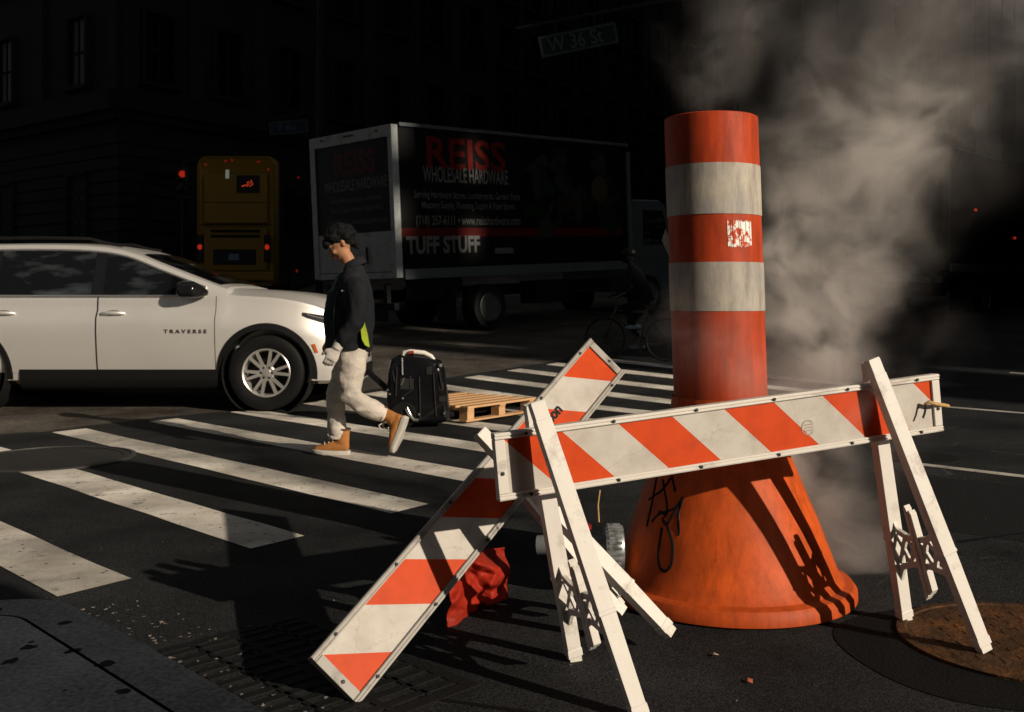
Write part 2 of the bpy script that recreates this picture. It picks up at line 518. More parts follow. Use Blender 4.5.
def KB(a, b, z=0.0):
    """kerb grid: b runs along the avenue kerb"""
    return Vector((.7071 * (a - b), .7071 * (a + b), z))


out = corner(1.385, 3.83, .30); inn = corner(1.205, 3.65, .16)
vs = []; fs = []
for (a, b), (c, d) in zip(out, inn):
    vs += [KB(a, b, -.05), KB(a, b, ZT - .012), KB(a - .012 * (a > -1), b - .012, ZT), KB(c, d, ZT)]
for i in range(len(out) - 1):
    for k in range(3):
        fs.append((4 * i + k, 4 * i + 4 + k, 4 * i + 5 + k, 4 * i + 1 + k))
struct(MB().add(vs, fs).build('kerb', KERB, smooth=30))
inn2 = corner(1.19, 3.635, .15)
poly = [KB(a, b, ZT + .003) for a, b in inn2] + [KB(-60, -60, ZT + .003)]
struct(MB().add(poly, [tuple(range(len(poly)))]).build('pavement', PAVE))
struct(MB().add([KB(a, b, ZT - .012) for a, b in inn] + [KB(-60, -60, ZT - .012)], [tuple(range(len(inn) + 1))]).build('pavement_joint_bed', pm('joint_dark', (.02, .02, .02), .9)))

# tar seams and a cut patch in the asphalt
TARS = pm('tar_seam', (.003, .003, .003), .7, var=.3)
def seam(pts, wd):
    vs = []; fs = []
    dense = []
    for a_, b_ in zip(pts, pts[1:]):
        k = max(2, int((Vector(b_) - Vector(a_)).length / .12))
        dense += [Vector(a_).lerp(Vector(b_), i / k) for i in range(k)]
    for i, p in enumerate(dense):
        w_ = wd * rnd.uniform(.6, 1.4); off = .025 * noise.noise(Vector((p.x * 2, p.y * 2, 0)))
        d_ = (dense[min(i + 1, len(dense) - 1)] - dense[max(i - 1, 0)]).normalized(); s_ = Vector((-d_.y, d_.x))
        for q in (-1, 1):
            c_ = p.to_2d() + s_ * (off + q * w_); vs.append((c_.x, c_.y, gz(c_.y) + .002))
    fs = [(2 * i, 2 * i + 1, 2 * i + 3, 2 * i + 2) for i in range(len(dense) - 1)]
    struct(MB().add(vs, fs).build('road_seam', TARS))
seam([(2.2, 4.9, 0), (3.1, 5.3, 0), (4.2, 5.0, 0), (6.0, 5.6, 0)], .016)
seam([(1.9, 5.6, 0), (2.6, 6.6, 0), (2.9, 8.2, 0), (4.2, 9.6, 0)], .014)
seam([(-.3, 3.0, 0), (.5, 2.7, 0), (1.3, 2.75, 0), (2.4, 2.6, 0)], .010)
seam([(-6.5, 7.4, 0), (-4.6, 6.1, 0), (-2.6, 4.7, 0), (-1.9, 4.35, 0)], .012)
patch = [AB(a_, b_) for a_, b_ in ((5.4, .6), (7.0, .5), (7.05, 1.9), (5.5, 2.0))]
struct(MB().add([(p.x, p.y, gz(p.y) + .0015) for p in patch], [(0, 1, 2, 3)]).build('road_patch', pm('patch_asphalt', (.011, .011, .0115), .85, var=.6, scale=120, bump=.5, bscale=150)))

# pavements on the far corners
def slab(a0, a1, b0, b1):
    h = 0.14
    pts = [AB(a0, b0), AB(a1, b0), AB(a1, b1), AB(a0, b1)]
    vs = [(p.x, p.y, -.3) for p in pts] + [(p.x, p.y, gz(p.y) + h) for p in pts]
    struct(MB().add(vs, [(4, 5, 6, 7), (0, 1, 5, 4), (1, 2, 6, 5), (2, 3, 7, 6), (3, 0, 4, 7)]).build('far_pavement', FARPAVE))


slab(20.5, 300, 31.5, 80)
slab(19.2, 200, -80, 3.2)

# ------------------------------------------------------------------ covers, drain, litter
RUST = pm('rusty_iron', (.055, .030, .015), .8, metal=.3, var=.5, scale=14, bump=.5, bscale=45, dirt=(.15, .062, .02), damt=.8, dscale=5, dlo=.45, dhi=.62)
IRON = pm('dark_iron', (.004, .004, .004), .8, metal=.0, spec=.2, var=.4, scale=30, bump=.4, bscale=60)
TAR = pm('fresh_tar', (.0025, .0025, .0025), .85, var=.4, scale=40, bump=.5, bscale=120)

t = thing('manhole_cover', 'large rusty iron cover in the road under one foot of the upright barricade', 'manhole cover', group='iron covers in the road', loc=(1.80, 3.47, 0))
mb = MB(); mb.lathe([(.43, .0), (.43, .014), (.40, .016), (.395, .010), (.36, .012), (.0, .013)], 56)
for k in range(10):
    for j in range(-4, 5):
        x = -.31 + .068 * k; y = j * .07 + (.035 if k % 2 else 0)
        if x * x + y * y < .1:
            mb.box((x, y, .0115), (.034, .034, .006))
mb.build('lid', RUST, t, smooth=40)
mb = MB(); ring = []
pts = [(.56 * math.cos(i * 2 * PI / 48) * (1 + .05 * math.sin(3 * i * 2 * PI / 48 + 1)) - .13, .50 * math.sin(i * 2 * PI / 48) * (1 + .04 * math.sin(2 * i * 2 * PI / 48)) - .10, .005) for i in range(48)]
mb.add(pts, [tuple(range(48))]); mb.build('tar_collar', TAR, t)

t = thing('manhole_cover', 'dark iron manhole cover lying in the crosswalk before the silver car', 'manhole cover', group='iron covers in the road', loc=(-3.45, 7.45, .002))
mb = MB(); mb.lathe([(.56, .0), (.56, .007), (.53, .012), (.50, .012), (.495, .006), (0, .007)], 56)
mb.build('lid', pm('street_iron', (.022, .022, .022), .55, metal=.2, var=.4, scale=20, bump=.3, bscale=50), t, smooth=40)
mb = MB(); mb.lathe([(.60, .0), (.60, .010), (.565, .014), (.562, .0)], 56, cap=False); mb.build('frame_ring', pm('worn_iron', (.05, .048, .045), .55, metal=.3), t, smooth=40)
t = thing('manhole_cover', 'small round iron cover on the dark road behind the roped barricade end', 'manhole cover', group='iron covers in the road', loc=(3.05, 7.5, .002))
mb = MB(); mb.lathe([(.30, .0), (.30, .009), (.27, .012), (0, .009)], 40); mb.build('lid', IRON, t, smooth=40)

M = frame(KB(1.80, 2.75, -.006), (-.7071, .7071, 0), (-.7071, -.7071, 0), (0, 0, 1))
t = thing('drain_grate', 'black iron storm drain grate in the gutter under the toppled board', 'drain grate', M=M)
mb = MB(); mb.box((0, .29, .006), (1.0, .05, .012)); mb.box((0, -.29, .006), (1.0, .05, .012)); mb.box((.475, 0, .006), (.05, .53, .012)); mb.box((-.475, 0, .006), (.05, .53, .012))
mb.build('frame', IRON, t, bevel=.003)
mb = MB()
for k in range(13):
    mb.box((-.42 + k * .07, 0, .007), (.034, .53, .012))
mb.box((0, .0, .008), (.9, .03, .009)); mb.box((0, .15, .0085), (.9, .02, .009)); mb.box((0, -.15, .0085), (.9, .02, .009))
mb.build('grating', IRON, t, bevel=.003)
mb = MB(); mb.box((0, 0, .0025), (.96, .56, .003)); mb.build('sump', pm('sump_black', (.003, .003, .003), .9), t)

mb = MB()
def chip(x, y, z, s):
    a = rnd.uniform(0, 6.3); q = [Vector((math.cos(a + k * 1.57) * s * rnd.uniform(.5, 1.3), math.sin(a + k * 1.57) * s * rnd.uniform(.5, 1.3), rnd.uniform(.001, s * .7))) for k in range(4)]
    c = Vector((x, y, z)); top = c + Vector((rnd.uniform(-s, s) * .3, rnd.uniform(-s, s) * .3, s * rnd.uniform(.4, .9)))
    mb.add([c + p for p in q] + [top], [(0, 1, 4), (1, 2, 4), (2, 3, 4), (3, 0, 4), (3, 2, 1, 0)])
for k in range(420):
    a = 1.40 + abs(rnd.gauss(0, .16)); b = rnd.uniform(1.4, 3.9)
    p = KB(a, b); chip(p.x, p.y, .002, rnd.uniform(.003, .011) if rnd.random() < .93 else rnd.uniform(.010, .014))
for k in range(300):
    y = rnd.uniform(2.7, 8); x = rnd.uniform(-.55, .55) * y
    if (y + x) * .7071 > 1.5:
        chip(x, y, .002, rnd.uniform(.002, .006))
o = mb.build('gutter_debris', pm('litter', (.13, .115, .10), .8, var=.9, scale=3)); tag(o, 'grit and litter scattered along the gutter and road', 'litter', kind='stuff')
mb = MB(); chip(.742, 3.1, .003, .016); o = mb.build('litter_scrap', pm('scrap_red', (.45, .12, .07), .7)); tag(o, 'small reddish scrap of litter on the asphalt before the orange cone', 'litter')
mb = MB(); chip(.68, 3.33, .003, .02); o = mb.build('litter_scrap', pm('scrap_pale', (.6, .5, .38), .7)); tag(o, 'pale scrap of paper lying between the barricade leg and the cone', 'litter')
# ------------------------------------------------------------------ steam pipe
def orange_mat(name, c, streak=.5):
    m, N, L, B = nt(name)
    tc = N.new('ShaderNodeTexCoord')
    mp = N.new('ShaderNodeMapping'); mp.inputs['Scale'].default_value = (1, 1, .16); L.new(tc.outputs['Object'], mp.inputs[0])
    n1 = N.new('ShaderNodeTexNoise'); n1.inputs['Scale'].default_value = 22; n1.inputs['Detail'].default_value = 8; n1.inputs['Roughness'].default_value = .7; L.new(mp.outputs[0], n1.inputs['Vector'])
    n2 = N.new('ShaderNodeTexNoise'); n2.inputs['Scale'].default_value = 4.5; n2.inputs['Detail'].default_value = 9; n2.inputs['Roughness'].default_value = .65; L.new(tc.outputs['Object'], n2.inputs['Vector'])
    n3 = N.new('ShaderNodeTexNoise'); n3.inputs['Scale'].default_value = 30; n3.inputs['Detail'].default_value = 8; n3.inputs['Roughness'].default_value = .75; L.new(tc.outputs['Object'], n3.inputs['Vector'])
    a = N.new('ShaderNodeMapRange'); a.inputs[1].default_value = .42; a.inputs[2].default_value = .66; a.inputs[4].default_value = streak; L.new(n1.outputs['Fac'], a.inputs[0])
    b = N.new('ShaderNodeMapRange'); b.inputs[1].default_value = .40; b.inputs[2].default_value = .75; b.inputs[4].default_value = streak * .9; L.new(n2.outputs['Fac'], b.inputs[0])
    d = N.new('ShaderNodeMapRange'); d.inputs[1].default_value = .64; d.inputs[2].default_value = .70; d.inputs[4].default_value = .8; L.new(n3.outputs['Fac'], d.inputs[0])
    out = None
    for fac, col in ((a, [x * .5 for x in c]), (b, [c[0] * .55, c[1] * .6, c[2] * .8]), (d, (.05, .035, .03))):
        mx = N.new('ShaderNodeMix'); mx.data_type = 'RGBA'; L.new(fac.outputs[0], mx.inputs[0])
        if out is None: mx.inputs[6].default_value = (*c, 1)
        else: L.new(out, mx.inputs[6])
        mx.inputs[7].default_value = (*col, 1); out = mx.outputs[2]
    # soot rising from the foot
    sx = N.new('ShaderNodeSeparateXYZ'); L.new(tc.outputs['Object'], sx.inputs[0])
    ft = N.new('ShaderNodeMapRange'); ft.inputs[1].default_value = .14; ft.inputs[2].default_value = .0; ft.inputs[4].default_value = .45; L.new(sx.outputs[2], ft.inputs[0])
    mx = N.new('ShaderNodeMix'); mx.data_type = 'RGBA'; L.new(ft.outputs[0], mx.inputs[0]); L.new(out, mx.inputs[6]); mx.inputs[7].default_value = (c[0] * .4, c[1] * .4, c[2], 1); out = mx.outputs[2]
    L.new(out, B.inputs['Base Color']); B.inputs['Roughness'].default_value = .55; B.inputs['Specular IOR Level'].default_value = .18
    bp = N.new('ShaderNodeBump'); bp.inputs['Strength'].default_value = .15; bp.inputs['Distance'].default_value = .01; L.new(n3.outputs['Fac'], bp.inputs['Height']); L.new(bp.outputs[0], B.inputs['Normal'])
    return m


ORANGE = orange_mat('faded_orange_plastic', (.56, .085, .011), .85)
PIPEOR = orange_mat('pipe_orange', (.44, .052, .012), .85)
BANDW = orange_mat('white_reflective_tape', (.42, .375, .30), 1.0)
BLACKINK = pm('black_marker', (.006, .006, .007), .55)

CONE = Vector((.884, 4.09, 0))
LEAN = R(2.2)
def leanpt(z):      # pipe axis leans a little to the left above the cone
    return Vector((-.035 * (z - .0) , 0, 0))
t = thing('steam_chimney', 'orange and white striped steam vent pipe on a flared orange cone', 'steam vent', loc=CONE)
# cone profile (r, z)
prof = [(.0, .0), (.475, .0), (.492, .012), (.492, .045), (.478, .066), (.447, .075), (.428, .10), (.398, .19), (.357, .31), (.312, .43), (.268, .55), (.232, .65), (.206, .74), (.197, .80)]
prof = [(r * 1.035 if z < .7 else r, z) for r, z in prof]
mb = MB(); n = 72; rings = []
for r, z in prof:
    rings.append([Vector((r * math.cos(i * 2 * PI / n), r * math.sin(i * 2 * PI / n), z)) + leanpt(z) for i in range(n)])
mb.loft(rings, cap=False); mb.build('flared_cone', ORANGE, t, smooth=35)
def cone_r(z):
    for (r0, z0), (r1, z1) in zip(prof, prof[1:]):
        if z0 <= z <= z1 and z1 > z0:
            return r0 + (r1 - r0) * (z - z0) / (z1 - z0)
    return .19
RP = .189
def pipe(name, z0, z1, r, mat, top=False):
    mb = MB(); rings = []
    zs = [z0 + (z1 - z0) * k / 4 for k in range(5)]
    for z in zs:
        rings.append([Vector((r * math.cos(i * 2 * PI / n), r * math.sin(i * 2 * PI / n), z)) + leanpt(z) for i in range(n)])
    if top:
        for z, rr in ((z1 + .003, r - .004), (z1 + .002, r - .012), (z1 - .02, r - .014), (z0 + .1, r - .014)):
            rings.append([Vector((rr * math.cos(i * 2 * PI / n), rr * math.sin(i * 2 * PI / n), z)) + leanpt(z) for i in range(n)])
    mb.loft(rings, cap=False); return mb.build(name, mat, t, smooth=35)
pipe('pipe', .70, 1.935, RP, PIPEOR, True)
zof = lambda v: CAMH - (v - HY) / F * 3.93
pipe('reflective_band', zof(214), zof(163), RP + .0025, BANDW)
pipe('reflective_band', zof(311), zof(262), RP + .0025, BANDW)
# graffiti tag on the cone: strokes lie on the surface
def on_cone(u, v):
    o = Vector((0, 0, CAMH)); d = (P(u, v, 4) - o).normalized(); best = None
    s_ = 2.6
    while s_ < 4.6:
        q = o + d * s_ - CONE
        rr = (q - leanpt(q.z)).xy.length
        lim = cone_r(q.z) if q.z < .8 else RP
        if rr <= lim - .0065:
            return q
        s_ += .002
    return o + d * 3.8 - CONE
strokes = [[(664, 480), (668, 505), (668, 515), (660, 512)], [(673, 476), (676, 492)], [(658, 478), (652, 510), (648, 527)], [(653, 522), (660, 514), (668, 512), (677, 508), (684, 497)],
           [(684, 497), (679, 515), (680, 536)], [(677, 508), (668, 526), (663, 520), (668, 514)], [(663, 528), (659, 555), (661, 569), (667, 572), (673, 564), (674, 545), (668, 526)], [(650, 500), (664, 490), (672, 478)]]
mb = MB()
for s_ in strokes:
    pts = [Vector((u, v, 0)) for u, v in s_]
    dense = []
    for a, b in zip(pts, pts[1:]):
        for k in range(5):
            dense.append(a.lerp(b, k / 5))
    dense.append(pts[-1])
    for _ in range(2):
        dense = [dense[0]] + [(dense[i - 1] + dense[i] * 2 + dense[i + 1]) / 4 for i in range(1, len(dense) - 1)] + [dense[-1]]
    q = [on_cone(p.x, p.y) for p in dense]
    mb.tube(q, .0100, 6)
mb.build('graffiti', BLACKINK, t, smooth=60)
# worn white sticker letters on the pipe
STK = pm('worn_sticker', (.75, .72, .66), .6, dirt=(.45, .05, .012), damt=1, dscale=26, dlo=.50, dhi=.54)
mb = MB()
def on_pipe(ang, z, off=.0018):
    return Vector(((RP + off) * math.cos(ang), (RP + off) * math.sin(ang), z)) + leanpt(z)
z0 = zof(247); z1 = zof(221)
x = -PI / 2 + .06
for wdt in (.06, .035, .13, .03, .11, .1, .04):
    k = 5; vs = []
    for i in range(k + 1):
        for z in (z0 + rnd.uniform(-.004, .004), z1 + rnd.uniform(-.008, .004)):
            vs.append(on_pipe(x + wdt * i / k, z))
    mb.add(vs, [(2 * i, 2 * i + 1, 2 * i + 3, 2 * i + 2) for i in range(k)])
    x += wdt + .012
mb.build('sticker', STK, t, smooth=60)
# torn strip curling off the left side of the pipe
mb = MB(); zc = zof(238)
mb.add([on_pipe(PI * 1.0 + .12, zc, .002), on_pipe(PI * 1.0 + .02, zc + .05, .012), on_pipe(PI * 1.0, zc, .03) + Vector((0, 0, .0)), on_pipe(PI * 1.0 + .1, zc - .07, .004)], [(0, 1, 2), (0, 2, 3)])
mb.build('torn_tape', BANDW, t)

# ------------------------------------------------------------------ barricades
def stripe_mat(name, phase, period=.392, top=.5):
    m, N, L, B = nt(name)
    tc = N.new('ShaderNodeTexCoord'); sx = N.new('ShaderNodeSeparateXYZ'); L.new(tc.outputs['Object'], sx.inputs[0])
    ad = N.new('ShaderNodeMath'); ad.operation = 'ADD'; L.new(sx.outputs[0], ad.inputs[0]); L.new(sx.outputs[2], ad.inputs[1])
    mu = N.new('ShaderNodeMath'); mu.operation = 'MULTIPLY_ADD'; mu.inputs[1].default_value = 1 / period; mu.inputs[2].default_value = phase; L.new(ad.outputs[0], mu.inputs[0])
    fr = N.new('ShaderNodeMath'); fr.operation = 'FRACT'; L.new(mu.outputs[0], fr.inputs[0])
    lt = N.new('ShaderNodeMath'); lt.operation = 'LESS_THAN'; lt.inputs[1].default_value = top; L.new(fr.outputs[0], lt.inputs[0])
    n1 = N.new('ShaderNodeTexNoise'); n1.inputs['Scale'].default_value = 11; n1.inputs['Detail'].default_value = 10; n1.inputs['Roughness'].default_value = .7; L.new(tc.outputs['Object'], n1.inputs['Vector'])
    n2 = N.new('ShaderNodeTexNoise'); n2.inputs['Scale'].default_value = 55; n2.inputs['Detail'].default_value = 8; n2.inputs['Roughness'].default_value = .75; L.new(tc.outputs['Object'], n2.inputs['Vector'])
    mx = N.new('ShaderNodeMix'); mx.data_type = 'RGBA'; mx.inputs[6].default_value = (.46, .43, .385, 1); mx.inputs[7].default_value = (.50, .052, .006, 1); L.new(lt.outputs[0], mx.inputs[0])
    d = N.new('ShaderNodeMapRange'); d.inputs[1].default_value = .42; d.inputs[2].default_value = .75; d.inputs[4].default_value = .5; L.new(n1.outputs['Fac'], d.inputs[0])
    m1 = N.new('ShaderNodeMix'); m1.data_type = 'RGBA'; m1.blend_type = 'MULTIPLY'; L.new(d.outputs[0], m1.inputs[0]); L.new(mx.outputs[2], m1.inputs[6]); m1.inputs[7].default_value = (.55, .50, .44, 1)
    s_ = N.new('ShaderNodeMapRange'); s_.inputs[1].default_value = .66; s_.inputs[2].default_value = .70; s_.inputs[4].default_value = .75; L.new(n2.outputs['Fac'], s_.inputs[0])
    m2 = N.new('ShaderNodeMix'); m2.data_type = 'RGBA'; L.new(s_.outputs[0], m2.inputs[0]); L.new(m1.outputs[2], m2.inputs[6]); m2.inputs[7].default_value = (.12, .09, .07, 1)
    # long hairline cracks in the sheeting
    vo = N.new('ShaderNodeTexVoronoi'); vo.feature = 'DISTANCE_TO_EDGE'; vo.inputs['Scale'].default_value = 3.1
    wn = N.new('ShaderNodeMix'); wn.data_type = 'VECTOR'; wn.inputs[0].default_value = .1; L.new(tc.outputs['Object'], wn.inputs[4]); L.new(n1.outputs['Color'], wn.inputs[5]); L.new(wn.outputs[1], vo.inputs['Vector'])
    c = N.new('ShaderNodeMapRange'); c.inputs[1].default_value = .006; c.inputs[2].default_value = .002; c.inputs[4].default_value = .22; L.new(vo.outputs['Distance'], c.inputs[0])
    m3 = N.new('ShaderNodeMix'); m3.data_type = 'RGBA'; L.new(c.outputs[0], m3.inputs[0]); L.new(m2.outputs[2], m3.inputs[6]); m3.inputs[7].default_value = (.10, .06, .04, 1)
    L.new(m3.outputs[2], B.inputs['Base Color']); B.inputs['Roughness'].default_value = .5; B.inputs['Specular IOR Level'].default_value = .12
    return m


WPLAST = pm('white_plastic', (.62, .59, .54), .45, var=.08, scale=6, bump=.06, bscale=30, dirt=(.22, .18, .14), damt=.75, dscale=9, dlo=.55, dhi=.75)
WRAIL = pm('aged_white_rail', (.58, .545, .49), .45, var=.1, scale=12, dirt=(.14, .11, .09), damt=.85, dscale=14, dlo=.54, dhi=.72, stretch=(.4, 1, 1))
GREYRAIL = pm('grey_rail', (.33, .31, .28), .5, var=.15, scale=14, dirt=(.1, .08, .07), damt=.8, dscale=12, dlo=.5, dhi=.7)
BOLT = pm('dark_bolt', (.03, .03, .03), .5)


def board(t, length, height, mat, railmat):
    """panel in local x (along) and z (across), face towards -y"""
    hz = height / 2; rw = .020
    MB().box((length / 2, 0, 0), (length - .05, .022, height - .034)).build('striped_panel', mat, t)
    for s_ in (1, -1):
        mb = MB(); z = s_ * (hz - rw / 2)
        mb.box((length / 2, -.002, z), (length, .036, rw)); mb.box((length / 2, -.021, z + s_ * .004), (length, .006, .006)); mb.box((length / 2, -.021, z - s_ * .006), (length, .005, .004))
        rail = mb.build('rail', railmat, t, bevel=.0015)
        for k in range(6):
            x = .10 + (length - .2) * k / 5
            mb = MB(); mb.lathe([(.0055, -.001), (.0055, .004), (.002, .005)], 10, frame((x, -.0235, z), (1, 0, 0), (0, 0, 1), (0, -1, 0)))
            mb.build('bolt', BOLT, rail)
    for x in (.016, length - .016):
        mb = MB(); mb.box((x, -.003, 0), (.032, .034, height - .042)); cap = mb.build('end_cap', railmat, t, bevel=.002)
        mb = MB(); mb.lathe([(.006, 0), (.006, .003), (.001, .0035)], 12, frame((x, -.0205, -.02), (1, 0, 0), (0, 0, 1), (0, -1, 0))); mb.build('bolt', BOLT, cap)


def leg(t, p0, p1, face, mat=WPLAST, w=.054, d=.040, joint=.66):
    """moulded leg from top p0 to foot p1 (local); face = direction of the broad face"""
    p0, p1 = Vector(p0), Vector(p1); ax = (p1 - p0); Ln = ax.length; ax.normalize()
    f = Vector(face); f = (f - ax * f.dot(ax)).normalized(); sd = ax.cross(f).normalized()
    M = frame(p0, sd, f, ax)     # local: x width, y depth towards face, z down the leg
    mb = MB()
    j = Ln * joint
    def ringat(z, ww, dd):
        return [M @ Vector((a * ww / 2, b * dd / 2, z)) for a, b in ((-1, -1), (1, -1), (1, 1), (-1, 1))]
    rings = [ringat(0, w * .80, d * .8), ringat(.006, w * .86, d * .86), ringat(.055, w * .86, d * .86), ringat(.058, w * .92, d * .92), ringat(j - .02, w * 1.0, d), ringat(j, w * 1.0, d), ringat(j + .002, w * 1.06, d * 1.08), ringat(j + .012, w * 1.06, d * 1.08),
             ringat(j + .014, w * .93, d * .95), ringat(Ln - .05, w * .86, d * .88), ringat(Ln - .048, w * .95, d * .97), ringat(Ln - .022, w * .95, d * .97), ringat(Ln - .020, w * .78, d * .8), ringat(Ln, w * .78, d * .8)]
    mb.loft(rings)
    return mb.build('leg', mat, t, bevel=.0016)


def brace(t, q00, q01, q10, q11, mat=WPLAST, th=.014, flip=1):
    """ornate web between two legs: q00/q01 lower and upper points on one leg, q10/q11 on the other"""
    q00, q01, q10, q11 = [Vector(q) for q in (q00, q01, q10, q11)]
    nrm = (q10 - q00).cross(q01 - q00).normalized()
    def at(s_, h):
        return q00.lerp(q10, s_).lerp(q01.lerp(q11, s_), h)
    mb = MB()
    def ribbon(pts, hw, k=th):
        for a, b in zip(pts, pts[1:]):
            mb.bar(at(*a), at(*b), hw, k, up=nrm)
    # top and bottom chords, dipping in the middle
    ribbon([(0, 1.0), (.12, .84), (.3, .76), (.5, .74), (.7, .76), (.88, .84), (1, 1.0)], .021)
    ribbon([(0, .12), (.15, .26), (.35, .32), (.5, .33), (.65, .32), (.85, .26), (1, .12)], .021)
    for k in range(4):
        x = .08 + .21 * k
        ribbon([(x, .30), (x + .2, .78)], .017, th * .8); ribbon([(x + .2, .30), (x, .78)], .017, th * .7)
    # spiky ends on the legs and the central tab
    for s_ in (0.0, 1.0):
        d = 1 if s_ == 0 else -1
        P3 = [(s_, 1.45), (s_ + d * .03, 1.1), (s_ + d * .14, .85), (s_, .85)]
        mb.add([at(*p) - nrm * th / 2 for p in P3] + [at(*p) + nrm * th / 2 for p in P3], [(3, 2, 1, 0), (4, 5, 6, 7), (0, 1, 5, 4), (1, 2, 6, 5), (2, 3, 7, 6), (3, 0, 4, 7)])
        P3 = [(s_, .2), (s_ + d * .16, .24), (s_ + d * .04, -.05), (s_, -.4)]
        mb.add([at(*p) - nrm * th / 2 for p in P3] + [at(*p) + nrm * th / 2 for p in P3], [(3, 2, 1, 0), (4, 5, 6, 7), (0, 1, 5, 4), (1, 2, 6, 5), (2, 3, 7, 6), (3, 0, 4, 7)])
    mb.build('brace', mat, t, bevel=.0012)
    for x0, x1, lo, hi in ((.43, .49, -.25, 1.30), (.52, .58, -.15, 1.22)):
        mb = MB()
        P4 = [(x0, lo), (x1, lo + .08), (x1, hi - .06), ((x0 + x1) / 2, hi), (x0, hi - .05)]
        m = 5
        mb.add([at(*p) - nrm * (th * .9) for p in P4] + [at(*p) + nrm * (th * .9) for p in P4], [tuple(range(m - 1, -1, -1)), tuple(range(m, 2 * m))] + [(i, (i + 1) % m, m + (i + 1) % m, m + i) for i in range(m)])
        mb.build('brace_tab', mat, t, bevel=.0012)


# upright barricade
Lp = P(495, 467, 3.02); Rp = P(937, 402, 3.57)
u = (Rp - Lp); LEN1 = u.length; u.normalize()
wv = (Vector((-.07, 0, 1)) - u * Vector((-.07, 0, 1)).dot(u)).normalized(); nv = -u.cross(wv)      # y axis = -(u x w) so the face looks along -y
M1 = frame(Lp, u, nv, wv); I1 = M1.inverted()
t1 = thing('barricade', 'upright orange and white striped barricade on white A-frame legs', 'barricade', M=M1, group='striped barricades by the steam pipe')
board(t1, LEN1, .205, stripe_mat('barricade_sheeting', -.112 / .384, .384), WRAIL)
fdir = I1.to_3x3() @ Vector((.35, -.94, 0))
def wl(p): return I1 @ Vector(p)
LF = (wl(P(536, 402, 2.985)), wl(P(642, 722, 2.83)))
LR = (wl(P(531, 404, 3.11)), wl((.208, 3.30, .0)))
RF = (wl(P(871, 359, 3.43)), wl((1.588, 3.345, .016)))
RR = (wl(P(869, 362, 3.54)), wl((1.46, 3.695, 0)))
for a, b in (LF, LR, RF, RR):
    leg(t1, a, b, (0, -1, 0))
def along(lg, k): return lg[0].lerp(lg[1], k)
brace(t1, along(LR, .84), along(LR, .62), along(LF, .80), along(LF, .60))
brace(t1, along(RR, .83), along(RR, .60), along(RF, .80), along(RF, .58))
# faint maker's mark printed on a white stripe
INK = pm('faded_print', (.30, .24, .20), .6)
def onb(x, z, o=.0125): return Vector((x, -o, z))
mb = MB()
cx, cz = 1.115, -.02
for k in range(14):
    a0 = R(40 + 20 * k); a1 = R(40 + 20 * (k + 1))
    if k < 14:
        mb.sheet([onb(cx + .022 * math.cos(a0), cz + .022 * math.sin(a0)), onb(cx + .022 * math.cos(a1), cz + .022 * math.sin(a1)), onb(cx + .026 * math.cos(a1), cz + .026 * math.sin(a1)), onb(cx + .026 * math.cos(a0), cz + .026 * math.sin(a0))])
for z in (-.010, 0, .010):
    mb.sheet([onb(cx - .014, cz + z - .0018), onb(cx + .022, cz + z - .0018), onb(cx + .022, cz + z + .0018), onb(cx - .014, cz + z + .0018)])
mb.build('printed_emblem', INK, t1)
# rope tied through the right end of the board, running off to the right
ROPE = pm('tan_rope', (.42, .27, .12), .8, var=.4, scale=60)
pts = [P(925, 405, 3.515), P(929, 402, 3.505), P(936, 404, 3.515), P(943, 405, 3.56), P(948, 406, 3.62)]
o = MB().tube(pts, .007, 8).build('rope_knot', ROPE, t1, smooth=60, world=True)
o = MB().tube([P(926, 404, 3.51), P(925, 412, 3.505), P(923, 418, 3.50)], .004, 6).build('cable_tie', BLACKINK, t1, world=True)
o = MB().tube([P(600, 490, 3.16), P(598, 505, 3.16), P(599, 522, 3.16)], .0025, 6).build('string', ROPE, t1, world=True)

# toppled barricade leaning against it
A_ = P(332.5, 682.5, 2.96); B_ = P(605, 357.5, 4.05)
u2 = B_ - A_; LEN2 = u2.length; u2.normalize()
wv2 = Vector((-.1345, .0, .134)); wv2 = (wv2 - u2 * wv2.dot(u2)).normalized(); nv2 = -u2.cross(wv2)
M2 = frame(A_, u2, nv2, wv2); I2 = M2.inverted()
t2 = thing('barricade', 'toppled striped barricade tipped on one corner with its end in the gutter', 'barricade', M=M2, group='striped barricades by the steam pipe')
board(t2, LEN2, .200, stripe_mat('toppled_sheeting', .227, .405), GREYRAIL)
def wl2(p): return I2 @ Vector(p)
TF = (wl2(P(479, 432, 3.36)), wl2(P(671, 634, 3.37)))
leg(t2, TF[0], TF[1], (0, -1, 0), joint=.76)
TB = (wl2(P(500, 462, 3.62)), wl2(P(622, 612, 3.72)))
leg(t2, TB[0], TB[1], (0, -1, 0))
brace(t2, along(TB, .84), along(TB, .70), along(TF, .80), along(TF, .66))
TXT = pm('black_print', (.01, .01, .01), .6)
q = I2 @ P(553, 414, 3.80)
text('printed_name', 'eson', .058, frame((q.x - .02, -.0135, q.z + .0), (1, 0, 0), (0, 0, 1), (0, -1, 0)), TXT, t2, bold=.002)

